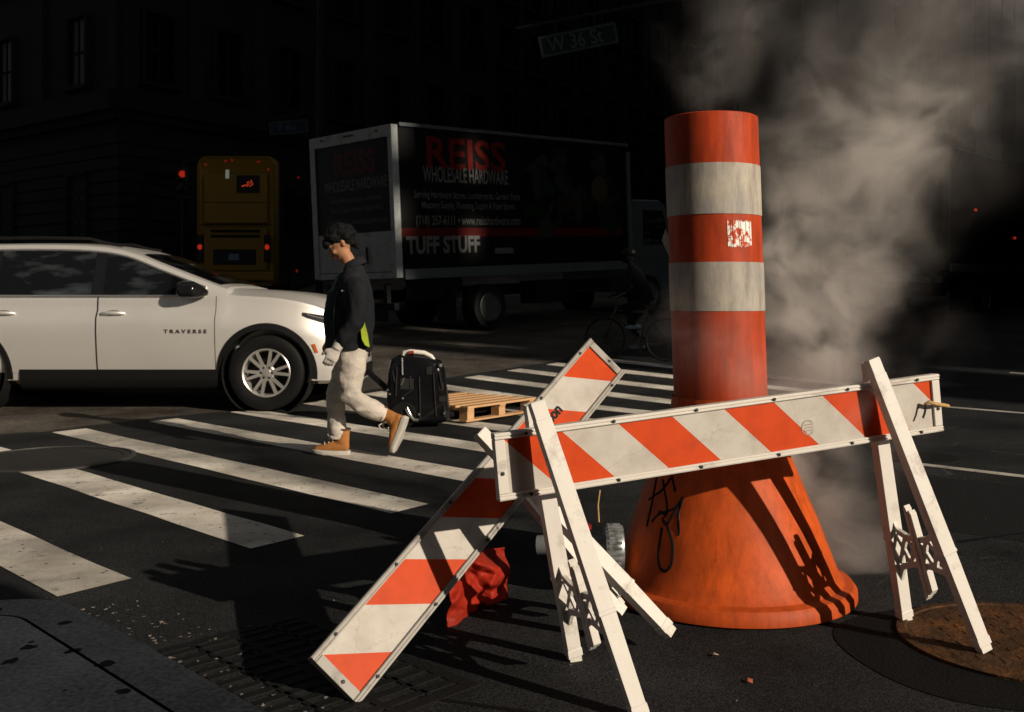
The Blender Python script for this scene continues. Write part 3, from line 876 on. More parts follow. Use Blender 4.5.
# red-orange plastic sheet bundled behind the toppled board
def lump(fn, nu, nv_):
    vs = [fn(i / nu, j / nv_) for i in range(nu + 1) for j in range(nv_ + 1)]
    fs = [(i * (nv_ + 1) + j, (i + 1) * (nv_ + 1) + j, (i + 1) * (nv_ + 1) + j + 1, i * (nv_ + 1) + j + 1) for i in range(nu) for j in range(nv_)]
    return MB().add(vs, fs)
c0 = P(446, 604, 3.62); c1 = P(447, 556, 3.7); c2 = P(506, 548, 3.92); c3 = P(508, 590, 3.98)
c0.z = .012; c3.z = .012
def sheetfn(s_, v):
    top = c1.lerp(c2, s_); bot = c0.lerp(c3, s_)
    p = bot.lerp(top, v)
    p += Vector((.3, -1, .1)) * (.05 * math.sin(3.1 * v) - .05 * abs(noise.noise(Vector((s_ * 2.1, v * 2.3, 2.2)))) * 2 - .012 * abs(noise.noise(Vector((s_ * 4.1 + v * 3, v * 3.7, 5.2)))) * 2 + .035 * noise.fractal(Vector((s_ * 2.2, v * 1.8, .4)), .7, 2, 3) + .02 * math.sin(s_ * 9 + v * 3.5))
    if v < .04: p.z = .006
    p.z = max(p.z, .006)
    return p
mb = lump(sheetfn, 70, 46)
o = mb.build('plastic_sheet', pm('red_orange_plastic', (.27, .018, .008), .55, var=.3, scale=9, dirt=(.12, .02, .012), damt=.7, dscale=5, spec=.12, bump=.5, bscale=22), smooth=70)
me = o.data
o.modifiers.new('thick', 'SOLIDIFY').thickness = .004
tag(o, 'crumpled red-orange plastic sheet on the road behind the toppled board', 'plastic sheet')

# silver hose coupling on a grey pipe in front of the cone
cpl = thing('hose_coupling', 'silver hose coupling on a grey pipe beside the orange cone', 'pipe coupling', loc=(.38, 4.05, 0))
SILV = pm('dull_silver', (.42, .43, .43), .35, metal=.7, var=.4, scale=50, dirt=(.08, .1, .11), damt=.8, dscale=25, dlo=.45, dhi=.6)
mb = MB(); c = P(613.5, 548, 3.95); c.z = .21
cz = frame(c, (0, 0, 1), (0, 1, 0), (-1, 0, 0))
mb.lathe([(.06, -.038), (.088, -.036), (.092, -.03), (.092, .03), (.088, .036), (.06, .038)], 28, cz)
for k in range(28):
    a = k * 2 * PI / 28
    mb.box((.093 * math.cos(a), .093 * math.sin(a), 0), (.008, .008, .05), cz)
mb.build('collar', SILV, cpl, smooth=35, world=True)
MB().tube([c + Vector((.03, 0, .01)), c + Vector((-.10, .01, .012)), c + Vector((-.30, .05, 0))], .04, 14).build('pipe', pm('grey_pipe', (.2, .21, .21), .4, metal=.4), cpl, smooth=40, world=True)
mb = MB(); mb.box((c.x, c.y, .062), (.045, .05, .124)); mb.box((c.x, c.y, .01), (.1, .16, .02)); mb.build('stand', SILV, cpl, bevel=.003, world=True)
mb = MB(); mb.lathe([(.018, 0), (.03, .004), (.03, .02), (.012, .03)], 18, frame(P(584, 530, 3.96), (1, 0, 0), (0, 1, 0), (0, 0, 1))); mb.build('valve_cap', pm('dark_red_cap', (.2, .01, .015), .5), cpl, smooth=40, world=True)
# ------------------------------------------------------------------ materials for vehicles
SILVER = pm('silver_paint', (.86, .83, .78), .46, metal=.70, var=.03, scale=2, coat=.7, dirt=(.30, .27, .23), damt=.10, dscale=1.2, dlo=.45, dhi=.75)
CLAD = pm('black_cladding', (.007, .007, .007), .6, var=.2, scale=20)
TYRE = pm('tyre_rubber', (.006, .006, .006), .62, var=.3, scale=25)
ALLOY = pm('alloy', (.62, .60, .56), .3, metal=.75, var=.1)
DARKHUB = pm('dark_hub', (.01, .01, .01), .6)
CHROME = pm('chrome_trim', (.7, .68, .64), .15, metal=.9, var=.05)
BLKGLOSS = pm('black_gloss', (.008, .008, .009), .12, var=.2, coat=.3)
SEAM = pm('panel_gap', (.006, .006, .006), .9)


def glass_mat():
    m, N, L, B = nt('tinted_glass')
    B.inputs['Base Color'].default_value = (.10, .115, .12, 1)
    B.inputs['Roughness'].default_value = .02
    B.inputs['Transmission Weight'].default_value = 1
    B.inputs['IOR'].default_value = 1.45
    tr = N.new('ShaderNodeBsdfTransparent'); tr.inputs[0].default_value = (.16, .18, .19, 1)
    gl = N.new('ShaderNodeBsdfGlossy'); gl.inputs['Roughness'].default_value = .03
    fr = N.new('ShaderNodeFresnel'); fr.inputs[0].default_value = 1.5
    mx = N.new('ShaderNodeMixShader'); L.new(fr.outputs[0], mx.inputs[0]); L.new(tr.outputs[0], mx.inputs[1]); L.new(gl.outputs[0], mx.inputs[2])
    L.new(mx.outputs[0], N['Material Output'].inputs[0])
    return m


GLASS = glass_mat()
HEADG = pm('headlamp_lens', (.05, .05, .055), .08, metal=.3, var=.5, scale=30, coat=.5)
AMBER = pm('amber_marker', (.42, .09, .015), .3)

# ------------------------------------------------------------------ sport utility vehicle, local x forward, near side y < 0
ROOFT = [(-4.22, 1.0), (-4.16, 1.25), (-3.95, 1.58), (-3.5, 1.74), (-2.7, 1.785), (-2.0, 1.775), (-1.55, 1.715), (-1.15, 1.565), (-.80, 1.435), (-.50, 1.325), (-.38, 1.30)]
HOODC = [(-.5, 1.31), (-.3, 1.29), (.2, 1.255), (.55, 1.19), (.74, 1.09), (.84, .92), (.89, .62)]
FEND = [(-.6, 1.24), (-.3, 1.225), (.1, 1.20), (.45, 1.13), (.68, 1.02), (.82, .86), (.89, .6)]
WID = [(-4.22, .72), (-4.1, .88), (-3.8, .955), (-3.2, .99), (-1, .995), (.0, .995), (.36, .98), (.58, .93), (.74, .85), (.84, .72), (.89, .55)]
SECZ = [(0, .27), (.8, .27), (.925, .32), (.952, .44), (.978, .60), (1.0, .84), (.992, .98), (.945, 1.06)]


def section(x):
    wd = smoothtable(WID, x)
    belt = 1.19
    if x < -.42:
        zr = smoothtable(ROOFT, x)
        sc = 1.0; zb = min(belt, zr - .04)
    else:
        zr = None; sc = 1; zb = smoothtable(FEND, x) - .05
    pts = []
    for f, z in SECZ:
        zz = .27 + (z - .27) * (zb - .27) / (belt - .27)
        pts.append((f * wd, zz))
    pts.append((.935 * wd, zb))
    if zr is not None:
        ys = lambda z: (.93 - .36 * (z - belt)) * wd / .995
        zt = max(zb + .02, zr - .075)
        pts += [(ys((zb + zt) / 2), (zb + zt) / 2), (ys(zt), zt), (ys(zt) - .035, zt + .048), (ys(zt) - .10, zr - .008), (ys(zt) * .5, zr + .008), (0, zr + .014)]
    else:
        zf = smoothtable(FEND, x); zh = max(zf + .005, smoothtable(HOODC, x))
        pts += [(.925 * wd, zf - .015), (.88 * wd, zf), (.80 * wd, zf + .25 * (zh - zf)), (.70 * wd, zf + .8 * (zh - zf)), (.4 * wd, zh - .004), (0, zh)]
    return pts


def side_y(x, z):
    s_ = section(x)
    for (y0, z0), (y1, z1) in zip(s_[1:], s_[2:]):
        if z0 <= z <= z1 and z1 > z0:
            return y0 + (y1 - y0) * (z - z0) / (z1 - z0)
    return s_[8][0]


def make_suv(label, M, paint, group=None, detail=True):
    t = thing('sport_utility_vehicle', label, 'car', M=M, group=group)
    xs_ = [-4.22, -4.19, -4.14, -4.06, -3.95, -3.8] + [-3.6 + .2 * k for k in range(15)] + [-.70, -.6, -.5, -.43, -.41, -.3, -.15, 0, .15, .3, .38, .49, .59, .67, .74, .79, .84, .87, .89]
    rings = []
    for x in xs_:
        s_ = section(x)
        ring = [Vector((x, -y, z)) for y, z in s_] + [Vector((x, y, z)) for y, z in s_[-2:0:-1]]
        rings.append(ring)
    mb = MB(); mb.loft(rings)
    me = mb.mesh('body')
    cut = MB()
    for x in (0, -3.2):
        for s_ in (-1, 1):
            cut.lathe([(.47, -.25), (.47, .35)], 40, frame((x, s_ * .95, .40), (1, 0, 0), (0, 0, 1), (0, -1, 0)))
    # openings for the side windows
    WIN = [[(-.66, 1.125), (-1.02, 1.125), (-1.02, 1.40)], ]
    co_ = bpy.data.objects.new('cutter', cut.mesh('cutter')); COL.objects.link(co_)
    me = eval_mesh(me, [('BOOLEAN', dict(object=co_, operation='DIFFERENCE', solver='EXACT'))])
    bpy.data.objects.remove(co_)
    body = link('body', me, paint, t, 32)
    # wheels
    for x in (0, -3.2):
        for s_ in (-1, 1):
            W = frame((x, s_ * .865, .40), (1, 0, 0), (0, 0, 1), (0, -s_ * -1, 0)) if s_ > 0 else frame((x, -.865, .40), (1, 0, 0), (0, 0, 1), (0, -1, 0))
            mb = MB(); mb.lathe([(.245, -.11), (.30, -.12), (.37, -.125), (.393, -.11), (.400, -.07), (.400, .07), (.393, .11), (.372, .124), (.30, .118), (.262, .108), (.245, .10)], 48, W, cap=False)
            wh = mb.build('wheel', TYRE, t, smooth=40)
            mb = MB(); mb.lathe([(.248, -.1), (.248, .09), (.256, .112), (.250, .116), (.236, .108), (.228, .085), (.222, -.06)], 48, W, cap=False)
            for k in range(6):
                a0 = k * PI / 3 + .12
                for da in (-.20, .20):
                    p0 = W @ Vector((.055 * math.cos(a0 + da * .6), .055 * math.sin(a0 + da * .6), .082)); p1 = W @ Vector((.238 * math.cos(a0 + da), .238 * math.sin(a0 + da), .098))
                    mb.bar(p0, p1, .034, .03, up=W.to_3x3() @ Vector((0, 0, 1)), w2=.030, h2=.026)
            mb.lathe([(.085, .04), (.085, .084), (.07, .094), (.045, .096), (.043, .104), (.030, .107), (.0, .108)], 28, W)
            rim = mb.build('rim', ALLOY, wh, smooth=35)
            mb = MB(); mb.lathe([(.232, -.02), (.19, -.015), (.0, -.01)], 32, W)
            for k in range(6):
                a = k * PI / 3
                mb.lathe([(.012, .09), (.012, .1), (.0, .101)], 10, W @ Matrix.Translation((.060 * math.cos(a), .060 * math.sin(a), 0)))
            mb.build('hub', DARKHUB, wh, smooth=40)
            # dark liner of the arch
            mb = MB(); mb.lathe([(.466, -.24), (.466, .125)], 36, W, cap=False); mb.lathe([(.46, -.2), (0, -.2)], 36, W); mb.build('wheel_liner', DARKHUB, t)
            # arch cladding
            mb = MB(); rr = []
            for k in range(33):
                a = R(-14 + 208 * k / 32)
                pr = []
                for r in (.462, .525):
                    px, pz = x + r * math.cos(a), .40 + r * math.sin(a)
                    px_ = max(-4.2, min(.88, px)); yy = side_y(px_, max(.28, pz))
                    pr.append((px, yy, pz))
                rr.append([Vector((pr[0][0], s_ * (pr[0][1] - .03), pr[0][2])), Vector((pr[0][0], s_ * (pr[0][1] + .012), pr[0][2])), Vector((pr[1][0], s_ * (pr[1][1] + .010), pr[1][2])), Vector((pr[1][0], s_ * (pr[1][1] - .01), pr[1][2]))])
            mb.loft(rr); mb.build('arch_cladding', CLAD, t, smooth=40)
    # glazing: flat side panes just proud of the pillars
    def gy(x, z): return side_y(x, z)
    def pane(name, poly, s_, mat, off=.004, parent=t):
        vs = [Vector((x, s_ * (gy(x, z) + off), z)) for x, z in poly]
        return MB().add(vs, [tuple(range(len(vs)))]).build(name, mat, parent)
    def topz(x): return smoothtable(ROOFT, x) - .085
    def winpoly(x0, x1, n=8, lo=1.215):
        xs2 = [x0 + (x1 - x0) * k / n for k in range(n + 1)]
        return [(x, lo + .002) for x in xs2] + [(x, max(lo + .01, topz(x) - .012)) for x in xs2[::-1]]
    for s_ in (-1, 1):
        def strips(name, x0, x1, mat, off, parent=t, lo=1.215, zt=None):
            n = 10; vs = []; fs = []
            for k in range(n + 1):
                x = x0 + (x1 - x0) * k / n
                tz = max(lo + .008, (topz(x) - .008))
                for j in range(5):
                    z = lo + (tz - lo) * j / 4
                    vs.append(Vector((x, s_ * (gy(x, z) + off), z)))
            for k in range(n):
                for j in range(4):
                    fs.append((k * 5 + j, k * 5 + j + 1, (k + 1) * 5 + j + 1, (k + 1) * 5 + j))
            return MB().add(vs, fs).build(name, mat, parent, smooth=40)
        def door(name, x0, x1):
            vs = []; fs = []; n = 8; zs = [.40, .48, .56, .64, .74, .84, .91, .98, 1.02, 1.06, 1.12, 1.17, 1.205]
            for k in range(n + 1):
                x = x0 + (x1 - x0) * k / n
                for z in zs:
                    vs.append(Vector((x, s_ * (gy(x, z) + .006), z)))
            m = len(zs)
            for k in range(n):
                for j in range(m - 1):
                    fs.append((k * m + j, k * m + j + 1, (k + 1) * m + j + 1, (k + 1) * m + j))
            d = MB().add(vs, fs).build(name, paint, t, smooth=40)
            for x in (x0, x1):
                mb = MB(); mb.tube([Vector((x, s_ * (gy(x, z) + .004), z)) for z in zs], .004, 6); mb.build('door_gap', SEAM, d)
            hx = x0 + .17
            hy = s_ * (gy(hx, 1.02) + .012)
            mb = MB(); mb.sphere((hx + .0, hy - s_ * .006, 1.025), (.095, .012, .032), 14); mb.build('handle_recess', SEAM, d, smooth=60)
            mb = MB(); mb.tube([(hx - .125, hy + s_ * .004, 1.025), (hx - .10, hy + s_ * .028, 1.028), (hx, hy + s_ * .036, 1.03), (hx + .10, hy + s_ * .028, 1.028), (hx + .125, hy + s_ * .004, 1.025)], [(.011, .010), (.017, .012), (.019, .013), (.017, .012), (.011, .010)], 10)
            mb.build('handle', paint, d, smooth=60)
            return d
        fd = door('front_door', -1.775, -.535)
        rd = door('rear_door', -2.93, -1.785)
        strips('front_window', -1.735, -.66, GLASS if False else WINDARK, .0095, fd)
        strips('rear_window', -2.86, -1.86, WINDARK, .0095, rd)
        strips('quarter_window', -3.72, -2.95, WINDARK, .0095, t)
        # black pillar between the doors, chrome trim above and along the belt
        strips('door_pillar', -1.86, -1.735, BLKGLOSS, .0065)
        strips('door_pillar', -2.95, -2.86, BLKGLOSS, .0065)
        xs3 = [-3.75 + .1 * k for k in range(32)]
        mb = MB(); mb.tube([Vector((x, s_ * (gy(x, max(1.222, topz(x) + .004)) + .008), max(1.222, topz(x) + .004))) for x in xs3], [(.011, .008)] * len(xs3), 8)
        mb.build('window_trim', CHROME if s_ < 0 else CLAD, t, smooth=60)
        mb = MB(); mb.tube([Vector((x, s_ * (gy(x, 1.108) + .010), 1.208)) for x in xs3], [(.012, .009)] * len(xs3), 8)
        mb.build('belt_trim', CHROME, t, smooth=60)
        mb = MB(); mb.tube([Vector((x, s_ * (.60 + (.04 if -3.3 < x < -1.9 else 0)), smoothtable(ROOFT, x) + (.055 if -3.4 < x < -1.8 else .02))) for x in (-3.55, -3.4, -3.0, -2.5, -2.0, -1.8, -1.65)], .017, 10); mb.build('roof_rail', CLAD, t, smooth=60)
        # lower black cladding
        rr = []
        for k in range(27):
            x = -2.60 + 2.12 * k / 26
            ztop = .44 + .05 * max(0, min(1, (-.9 - x) / 1.2)) * 0
            rr.append([Vector((x, s_ * .80, .20)), Vector((x, s_ * (gy(x, .30) + .0), .215)), Vector((x, s_ * (gy(x, .32) + .014), .26)), Vector((x, s_ * (gy(x, .36) + .02), .36)), Vector((x, s_ * (gy(x, .43) + .013), .435)), Vector((x, s_ * (gy(x, .43) - .02), .437))])
        mb = MB(); mb.loft(rr); mb.build('sill_cladding', CLAD, t, smooth=50)
        # mirror
        mb = MB(); mx_ = -.80; my = gy(mx_, 1.25)
        mb.tube([(mx_ - .09, s_ * (my + .14), 1.27), (mx_ - .06, s_ * (my + .14), 1.27), (mx_ + .05, s_ * (my + .13), 1.27), (mx_ + .14, s_ * (my + .10), 1.25), (mx_ + .20, s_ * (my + .08), 1.235)], [(.080, .11), (.095, .125), (.095, .12), (.06, .08), (.02, .03)], 16); me_ = organic(mb.bar((mx_ + .06, s_ * (my - .02), 1.20), (mx_ + .06, s_ * (my + .11), 1.22), .09, .05), .012, 3)
        link('mirror', me_, BLKGLOSS, t, 60)
        # lamps
        vs = []; fs = []; n = 9
        for k in range(n + 1):
            x = .37 + .42 * k / n
            zt = min(1.035 - .06 * k / n, smoothtable(FEND, x) - .03); zb_ = zt - (.035 + .085 * (k / n) ** .8)
            for j in range(4):
                z = zb_ + (zt - zb_) * j / 3
                vs.append(Vector((x, s_ * (gy(x, z) + .007), z)))
        for k in range(n):
            for j in range(3):
                fs.append((k * 4 + j, k * 4 + j + 1, (k + 1) * 4 + j + 1, (k + 1) * 4 + j))
        hl = MB().add(vs, fs).build('headlight', HEADG, t, smooth=50)
        mb = MB(); mb.tube([Vector((x, s_ * (gy(x, .96) + .011), 1.02 - .25 * (x - .38))) for x in (.42, .5, .58, .66)], .005, 6); mb.build('light_strip', CHROME, hl, smooth=60)
        mb = MB(); vs = [Vector((x, s_ * (gy(x, z) + .011), z)) for x, z in ((.475, .70), (.51, .61), (.54, .61), (.51, .705))]; mb.add(vs, [(0, 1, 2, 3)]); mb.build('side_marker', AMBER, t)
        mb = MB(); mb.box((-4.13, s_ * .80, 1.02), (.12, .1, .16)); mb.build('tail_light', TAILDIM, t, bevel=.01)
    # windscreen and rear screen lie on the body
    def screen(name, xs4, k0):
        vs = []; fs = []; m = 11
        for x in xs4:
            zr = smoothtable(ROOFT, x); zt = zr - .075; yy = (.94 - .36 * (zt - 1.19)) * smoothtable(WID, x) / .995 - .10
            for j in range(m):
                q = -1 + 2 * j / (m - 1)
                z = zr + .014 - .022 * q * q
                vs.append(Vector((x + .004, yy * q, z + .010)))
        for a in range(len(xs4) - 1):
            for j in range(m - 1):
                fs.append((a * m + j, a * m + j + 1, (a + 1) * m + j + 1, (a + 1) * m + j))
        MB().add(vs, fs).build(name, WINDARK, t, smooth=40)
    screen('windscreen', [-.52, -.65, -.8, -.95, -1.1, -1.25, -1.38], 0)
    mb = MB(); mb.box((.872, 0, .62), (.04, .95, .26)); mb.box((.878, 0, .78), (.03, .8, .03)); mb.build('grille', BLKGLOSS, t, bevel=.01)
    mb = MB(); mb.box((.84, 0, .36), (.12, 1.2, .16)); mb.build('lower_bumper', CLAD, t, bevel=.02)
    return t


def windark():
    m, N, L, B = nt('dark_car_glass')
    tc = N.new('ShaderNodeTexCoord'); mp = N.new('ShaderNodeMapping'); mp.inputs['Scale'].default_value = (1, 1, 3.2); L.new(tc.outputs['Object'], mp.inputs[0])
    n1 = N.new('ShaderNodeTexNoise'); n1.inputs['Scale'].default_value = 2.6; n1.inputs['Detail'].default_value = 5; L.new(mp.outputs[0], n1.inputs['Vector'])
    r = N.new('ShaderNodeValToRGB'); e = r.color_ramp.elements; e[0].position = .52; e[0].color = (.003, .0035, .0035, 1); e[1].position = .76; e[1].color = (.040, .048, .052, 1)  # cloudy reflections painted into the glass colour
    L.new(n1.outputs['Fac'], r.inputs[0]); L.new(r.outputs[0], B.inputs['Base Color'])
    B.inputs['Roughness'].default_value = .04; B.inputs['Specular IOR Level'].default_value = .38
    return m


WINDARK = windark()
TAILDIM = pm('tail_lens', (.12, .006, .004), .25)
suv = make_suv('silver sport utility vehicle side-on in the crosswalk, front wheel by the pedestrian', Matrix.Translation((-2.58, 11.42, .02)), SILVER)
# model lettering on the front door
text('lettering', 'TRAVERSE', .052, frame((-.84, -(side_y(-.84, .84) + .010), .835), (1, 0, 0), (0, 0, 1), (0, -1, 0)), pm('badge_dark', (.05, .045, .04), .3, metal=.4), suv, space=1.6, bold=.002, sx=1.3)

# ------------------------------------------------------------------ box truck
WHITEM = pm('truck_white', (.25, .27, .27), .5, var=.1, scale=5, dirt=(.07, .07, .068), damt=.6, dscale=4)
BLKVINYL = pm('black_vinyl', (.003, .003, .0033), .45, var=.3, scale=4, spec=.15)
REDV = pm('red_vinyl', (.085, .005, .0025), .5)
DIMRED = pm('dull_red_vinyl', (.055, .004, .003), .5)
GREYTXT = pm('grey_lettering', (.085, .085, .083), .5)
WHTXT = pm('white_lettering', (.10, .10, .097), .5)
REDLAMP = pm('red_lamp', (.3, .01, .005), .3, emit=(1, .05, .02), estr=.3)
DIMLAMP = pm('dim_red_lamp', (.25, .01, .005), .3, emit=(1, .05, .02), estr=.12)
DKSTEEL = pm('dark_steel', (.005, .005, .0055), .6, metal=.3, var=.3)
CABW = pm('cab_paint', (.05, .062, .066), .4, coat=.3)


def make_truck(label, M, side=(BLKVINYL, WHITEM), cabm=CABW, Lb=7.35, z0=1.18, z1=4.13, Wd=2.72):
    """local x forward from the rear, y from the right side (0) to the left (Wd)"""
    t = thing('box_truck', label, 'truck', M=M)
    body, fr = side
    mb = MB(); mb.box((Lb / 2, Wd / 2, (z0 + z1) / 2), (Lb - .06, Wd - .04, z1 - z0 - .06)); mb.build('cargo_box', body, t)
    mb = MB()
    for y in (.055, Wd - .055):
        mb.box((.06, y, (z0 + z1) / 2), (.16, .13, z1 - z0 + .0))
    mb.box((.06, Wd / 2, z1 - .11), (.15, Wd - .24, .23)); mb.box((.06, Wd / 2, z0 + .05), (.15, Wd - .24, .12))
    mb.build('rear_frame', fr, t, bevel=.012)
    mb = MB(); mb.box((Lb / 2 + .08, .0, z1 + .01), (Lb - .2, .06, .07)); mb.box((Lb / 2 + .08, Wd, z1 + .01), (Lb - .2, .06, .07)); mb.box((Lb / 2 + .08, .0, z0 + .06), (Lb - .2, .07, .20)); mb.box((Lb / 2 + .08, Wd, z0 + .06), (Lb - .2, .07, .20))
    mb.box((Lb - .03, .0, (z0 + z1) / 2), (.12, .05, z1 - z0 - .3))
    mb.build('side_rail', pm('scuffed_aluminium', (.09, .105, .11), .45, metal=.4, var=.3, scale=4), t, bevel=.006)
    # roll-up door: black above, white below
    zd = z0 + .92
    mb = MB(); mb.box((.035, Wd / 2, (zd + z1 - .24) / 2), (.04, Wd - .30, z1 - .24 - zd)); door = mb.build('roll_door', body, t)
    mb = MB(); mb.box((.034, Wd / 2, (zd + z0 + .12) / 2), (.042, Wd - .30, zd - z0 - .13)); mb.build('lower_panel', fr, door)
    mb = MB(); mb.box((.0, Wd / 2, z0 + .2), (.05, .3, .06)); mb.tube([(-.01, Wd / 2 - .45, z0 + .3), (-.02, Wd / 2 - .45, z0 + .62)], .02, 8); mb.build('latch', DKSTEEL, door)
    for y in (.45, Wd / 2 - .12, Wd / 2 + .12, Wd / 2, Wd - .45):
        mb = MB(); mb.box((-.02, y, z1 - .08), (.03, .08, .03)); mb.build('marker_lamp', TAILDIM, t)
    # chassis, bumper, wheels
    mb = MB(); mb.box((Lb / 2 + 1.0, Wd / 2, .78), (Lb + 2.6, .9, .22)); mb.box((.0, Wd / 2, .62), (.12, Wd - .1, .14)); mb.box((.06, .4, .85), (.1, .1, .45)); mb.box((.06, Wd - .4, .85), (.1, .1, .45)); mb.box((4.6, .35, .72), (1.2, .5, .5)); mb.box((1.2, .3, .95), (1.5, .05, .5))
    mb.build('chassis', DKSTEEL, t, bevel=.01)
    for x in (2.52, 8.15):
        for y, s_ in ((.18, -1), (Wd - .18, 1)):
            W = frame((x, y, .48), (1, 0, 0), (0, 0, 1), (0, -1, 0)) if s_ < 0 else frame((x, y, .48), (1, 0, 0), (0, 0, 1), (0, 1, 0))
            mb = MB(); mb.lathe([(.29, -.3), (.43, -.3), (.475, -.26), (.48, .08), (.46, .13), (.36, .14), (.29, .12)], 40, W, cap=False); wh = mb.build('wheel', TYRE, t, smooth=40)
            mb = MB(); mb.lathe([(.295, .10), (.305, .135), (.292, .142), (.27, .10), (.25, -.02), (.12, -.03), (.11, .06), (.06, .08), (0, .08)], 36, W); mb.build('rim', pm('truck_rim', (.10, .105, .105), .4, metal=.5), wh, smooth=40)
    for y in (.25, Wd - .25):
        mb = MB(); mb.box((1.45, y, .55), (.02, .6, .7)); mb.build('mud_flap', CLAD, t)
    # cab
    mb = MB()
    prof_ = [(Lb + .25, .55), (Lb + 2.2, .55), (Lb + 2.35, .75), (Lb + 2.35, 1.35), (Lb + 2.22, 1.65), (Lb + 1.75, 2.72), (Lb + 1.5, 2.85), (Lb + .45, 2.85), (Lb + .25, 2.75)]
    mb.prism([(x, z) for x, z in prof_], Wd - .4, frame((0, Wd - .2, 0), (1, 0, 0), (0, 0, 1), (0, -1, 0)))
    cab = mb.build('cab', cabm, t, bevel=.05, seg=3)
    for y in (.197, Wd - .197):
        mb = MB(); q = -.006 if y < 1 else .006
        mb.add([(Lb + .75, y + q, 1.72), (Lb + 1.95, y + q, 1.72), (Lb + 1.58, y + q, 2.58), (Lb + .78, y + q, 2.60)], [(0, 1, 2, 3)]); mb.build('side_window', WINDARK, cab)
    mb = MB(); mb.add([(Lb + 2.205, .4, 1.73), (Lb + 2.205, Wd - .4, 1.73), (Lb + 1.80, Wd - .5, 2.65), (Lb + 1.80, .5, 2.65)], [(0, 1, 2, 3)]); mb.build('windscreen', WINDARK, cab)
    for y in (.02, Wd - .02):
        mb = MB(); mb.box((Lb + 1.95, y, 2.1), (.08, .22, .45)); mb.bar((Lb + 1.85, y + (.2 if y < 1 else -.2), 2.2), (Lb + 1.95, y, 2.2), .03, .03); mb.build('mirror', DKSTEEL, cab, bevel=.01)
    return t


hd = Vector((.70, .714, 0)).normalized(); lf = Vector((-hd.y, hd.x, 0))
TK = Vector((-2.16, 19.2, .42))
truck = make_truck('black lettered box truck with a white rear frame parked across the street', frame(TK, Vector((hd.x, hd.y, .052)).normalized(), lf, Vector((hd.x, hd.y, .052)).normalized().cross(lf)))
SIDE = lambda x, z, o=-.001: frame((x, -o * 0 - .002 + .02 - .012, z), (1, 0, 0), (0, 0, 1), (0, -1, 0))
REAR = lambda y, z: frame((.0135, y, z), (0, -1, 0), (0, 0, 1), (-1, 0, 0))
def stxt(name, body, size, x, z, mat, **k):
    return text(name, body, size, SIDE(x, z), mat, truck, **k)
def ht(v, D):  # photo row to height on the truck near its rear
    return 1.2 + (HY - v) / F * D - TK.z
stxt('lettering', 'REISS', .86, 1.95, ht(162, 20.6), REDV, bold=.02, sx=1.17)
stxt('lettering', 'WHOLESALE HARDWARE', .44, 1.95, ht(182, 20.6), WHTXT, bold=.006, sx=.47)
stxt('lettering', 'Serving Hardware Stores, Lumberyards, Garden Yards', .205, 2.0, ht(201, 20.6), GREYTXT, sx=.66, bold=.002)
stxt('lettering', 'Masonry Supply, Plumbing Supply & Paint Stores', .205, 2.0, ht(211, 20.6), GREYTXT, sx=.66, bold=.002)
stxt('lettering', '(718) 257-6111 • www.reisshardware.com', .26, 2.0, ht(226, 20.6), WHTXT, sx=.66, bold=.003)
stxt('lettering', 'TUFF STUFF', .46, 1.25, ht(249, 20.2), WHTXT, bold=.016, sx=.82)
mb = MB(); mb.box((3.6, .0165, ht(237, 20.5)), (6.9, .012, .18)); mb.build('red_band', DIMRED, truck)
mb = MB(); mb.box((2.95, .0125, ht(257, 20.9)), (.55, .012, .12)); mb.build('white_plate', GREYTXT, truck)
text('lettering', 'REISS', .64, REAR(1.25, 3.48), DIMRED, truck, bold=.018, sx=.95)
text('lettering', 'WHOLESALE HARDWARE', .30, REAR(1.25, 3.06), GREYTXT, truck, bold=.004, sx=.60)
text('lettering', 'Serving Hardware Stores, Lumberyards,', .15, REAR(1.25, 2.78), GREYTXT, truck, sx=.7)
text('lettering', 'Masonry Supply, Plumbing Supply & Paint', .15, REAR(1.25, 2.58), GREYTXT, truck, sx=.7)
text('lettering', '(718) 257-6111 • www.reisshardware.com', .19, REAR(1.25, 2.33), GREYTXT, truck, sx=.62)
# printed collage of goods on the front half of the box
rr = random.Random(4)
DIMC = [pm('print_green', (.005, .014, .007), .6), pm('print_brown', (.016, .01, .006), .6), pm('print_grey', (.016, .016, .015), .6), pm('print_ochre', (.035, .028, .009), .6)]
cols = [MB() for _ in DIMC]
for k in range(46):
    x = rr.uniform(3.9, 6.9); z = rr.uniform(2.0, 3.7); a = rr.uniform(0, PI)
    w_, h_ = rr.uniform(.08, .4), rr.uniform(.03, .2)
    q = [(w_, h_), (-w_, h_ * rr.uniform(.3, 1)), (-w_ * rr.uniform(.5, 1), -h_), (w_, -h_)]
    cols[rr.randrange(3)].add([(x + p * math.cos(a) - r_ * math.sin(a), .0165 - .0004 * k, z + p * math.sin(a) + r_ * math.cos(a)) for p, r_ in q], [(0, 1, 2, 3)])
cols[3].lathe([(.30, 0), (.0, .001)], 28, frame((6.2, -.006, 3.05), (1, 0, 0), (0, 0, 1), (0, -1, 0)))
pic = MB(); mi = []
for i_, c_ in enumerate(cols):
    mi += [i_] * len(c_.f); pic.add(c_.v, c_.f)
me = bpy.data.meshes.new('printed_pattern'); me.from_pydata([tuple(p) for p in pic.v], [], pic.f)
o = link('printed_pattern', me, DIMC[0], truck)
for m_ in DIMC[1:]: me.materials.append(m_)
for p_, i_ in zip(me.polygons, mi): p_.material_index = i_

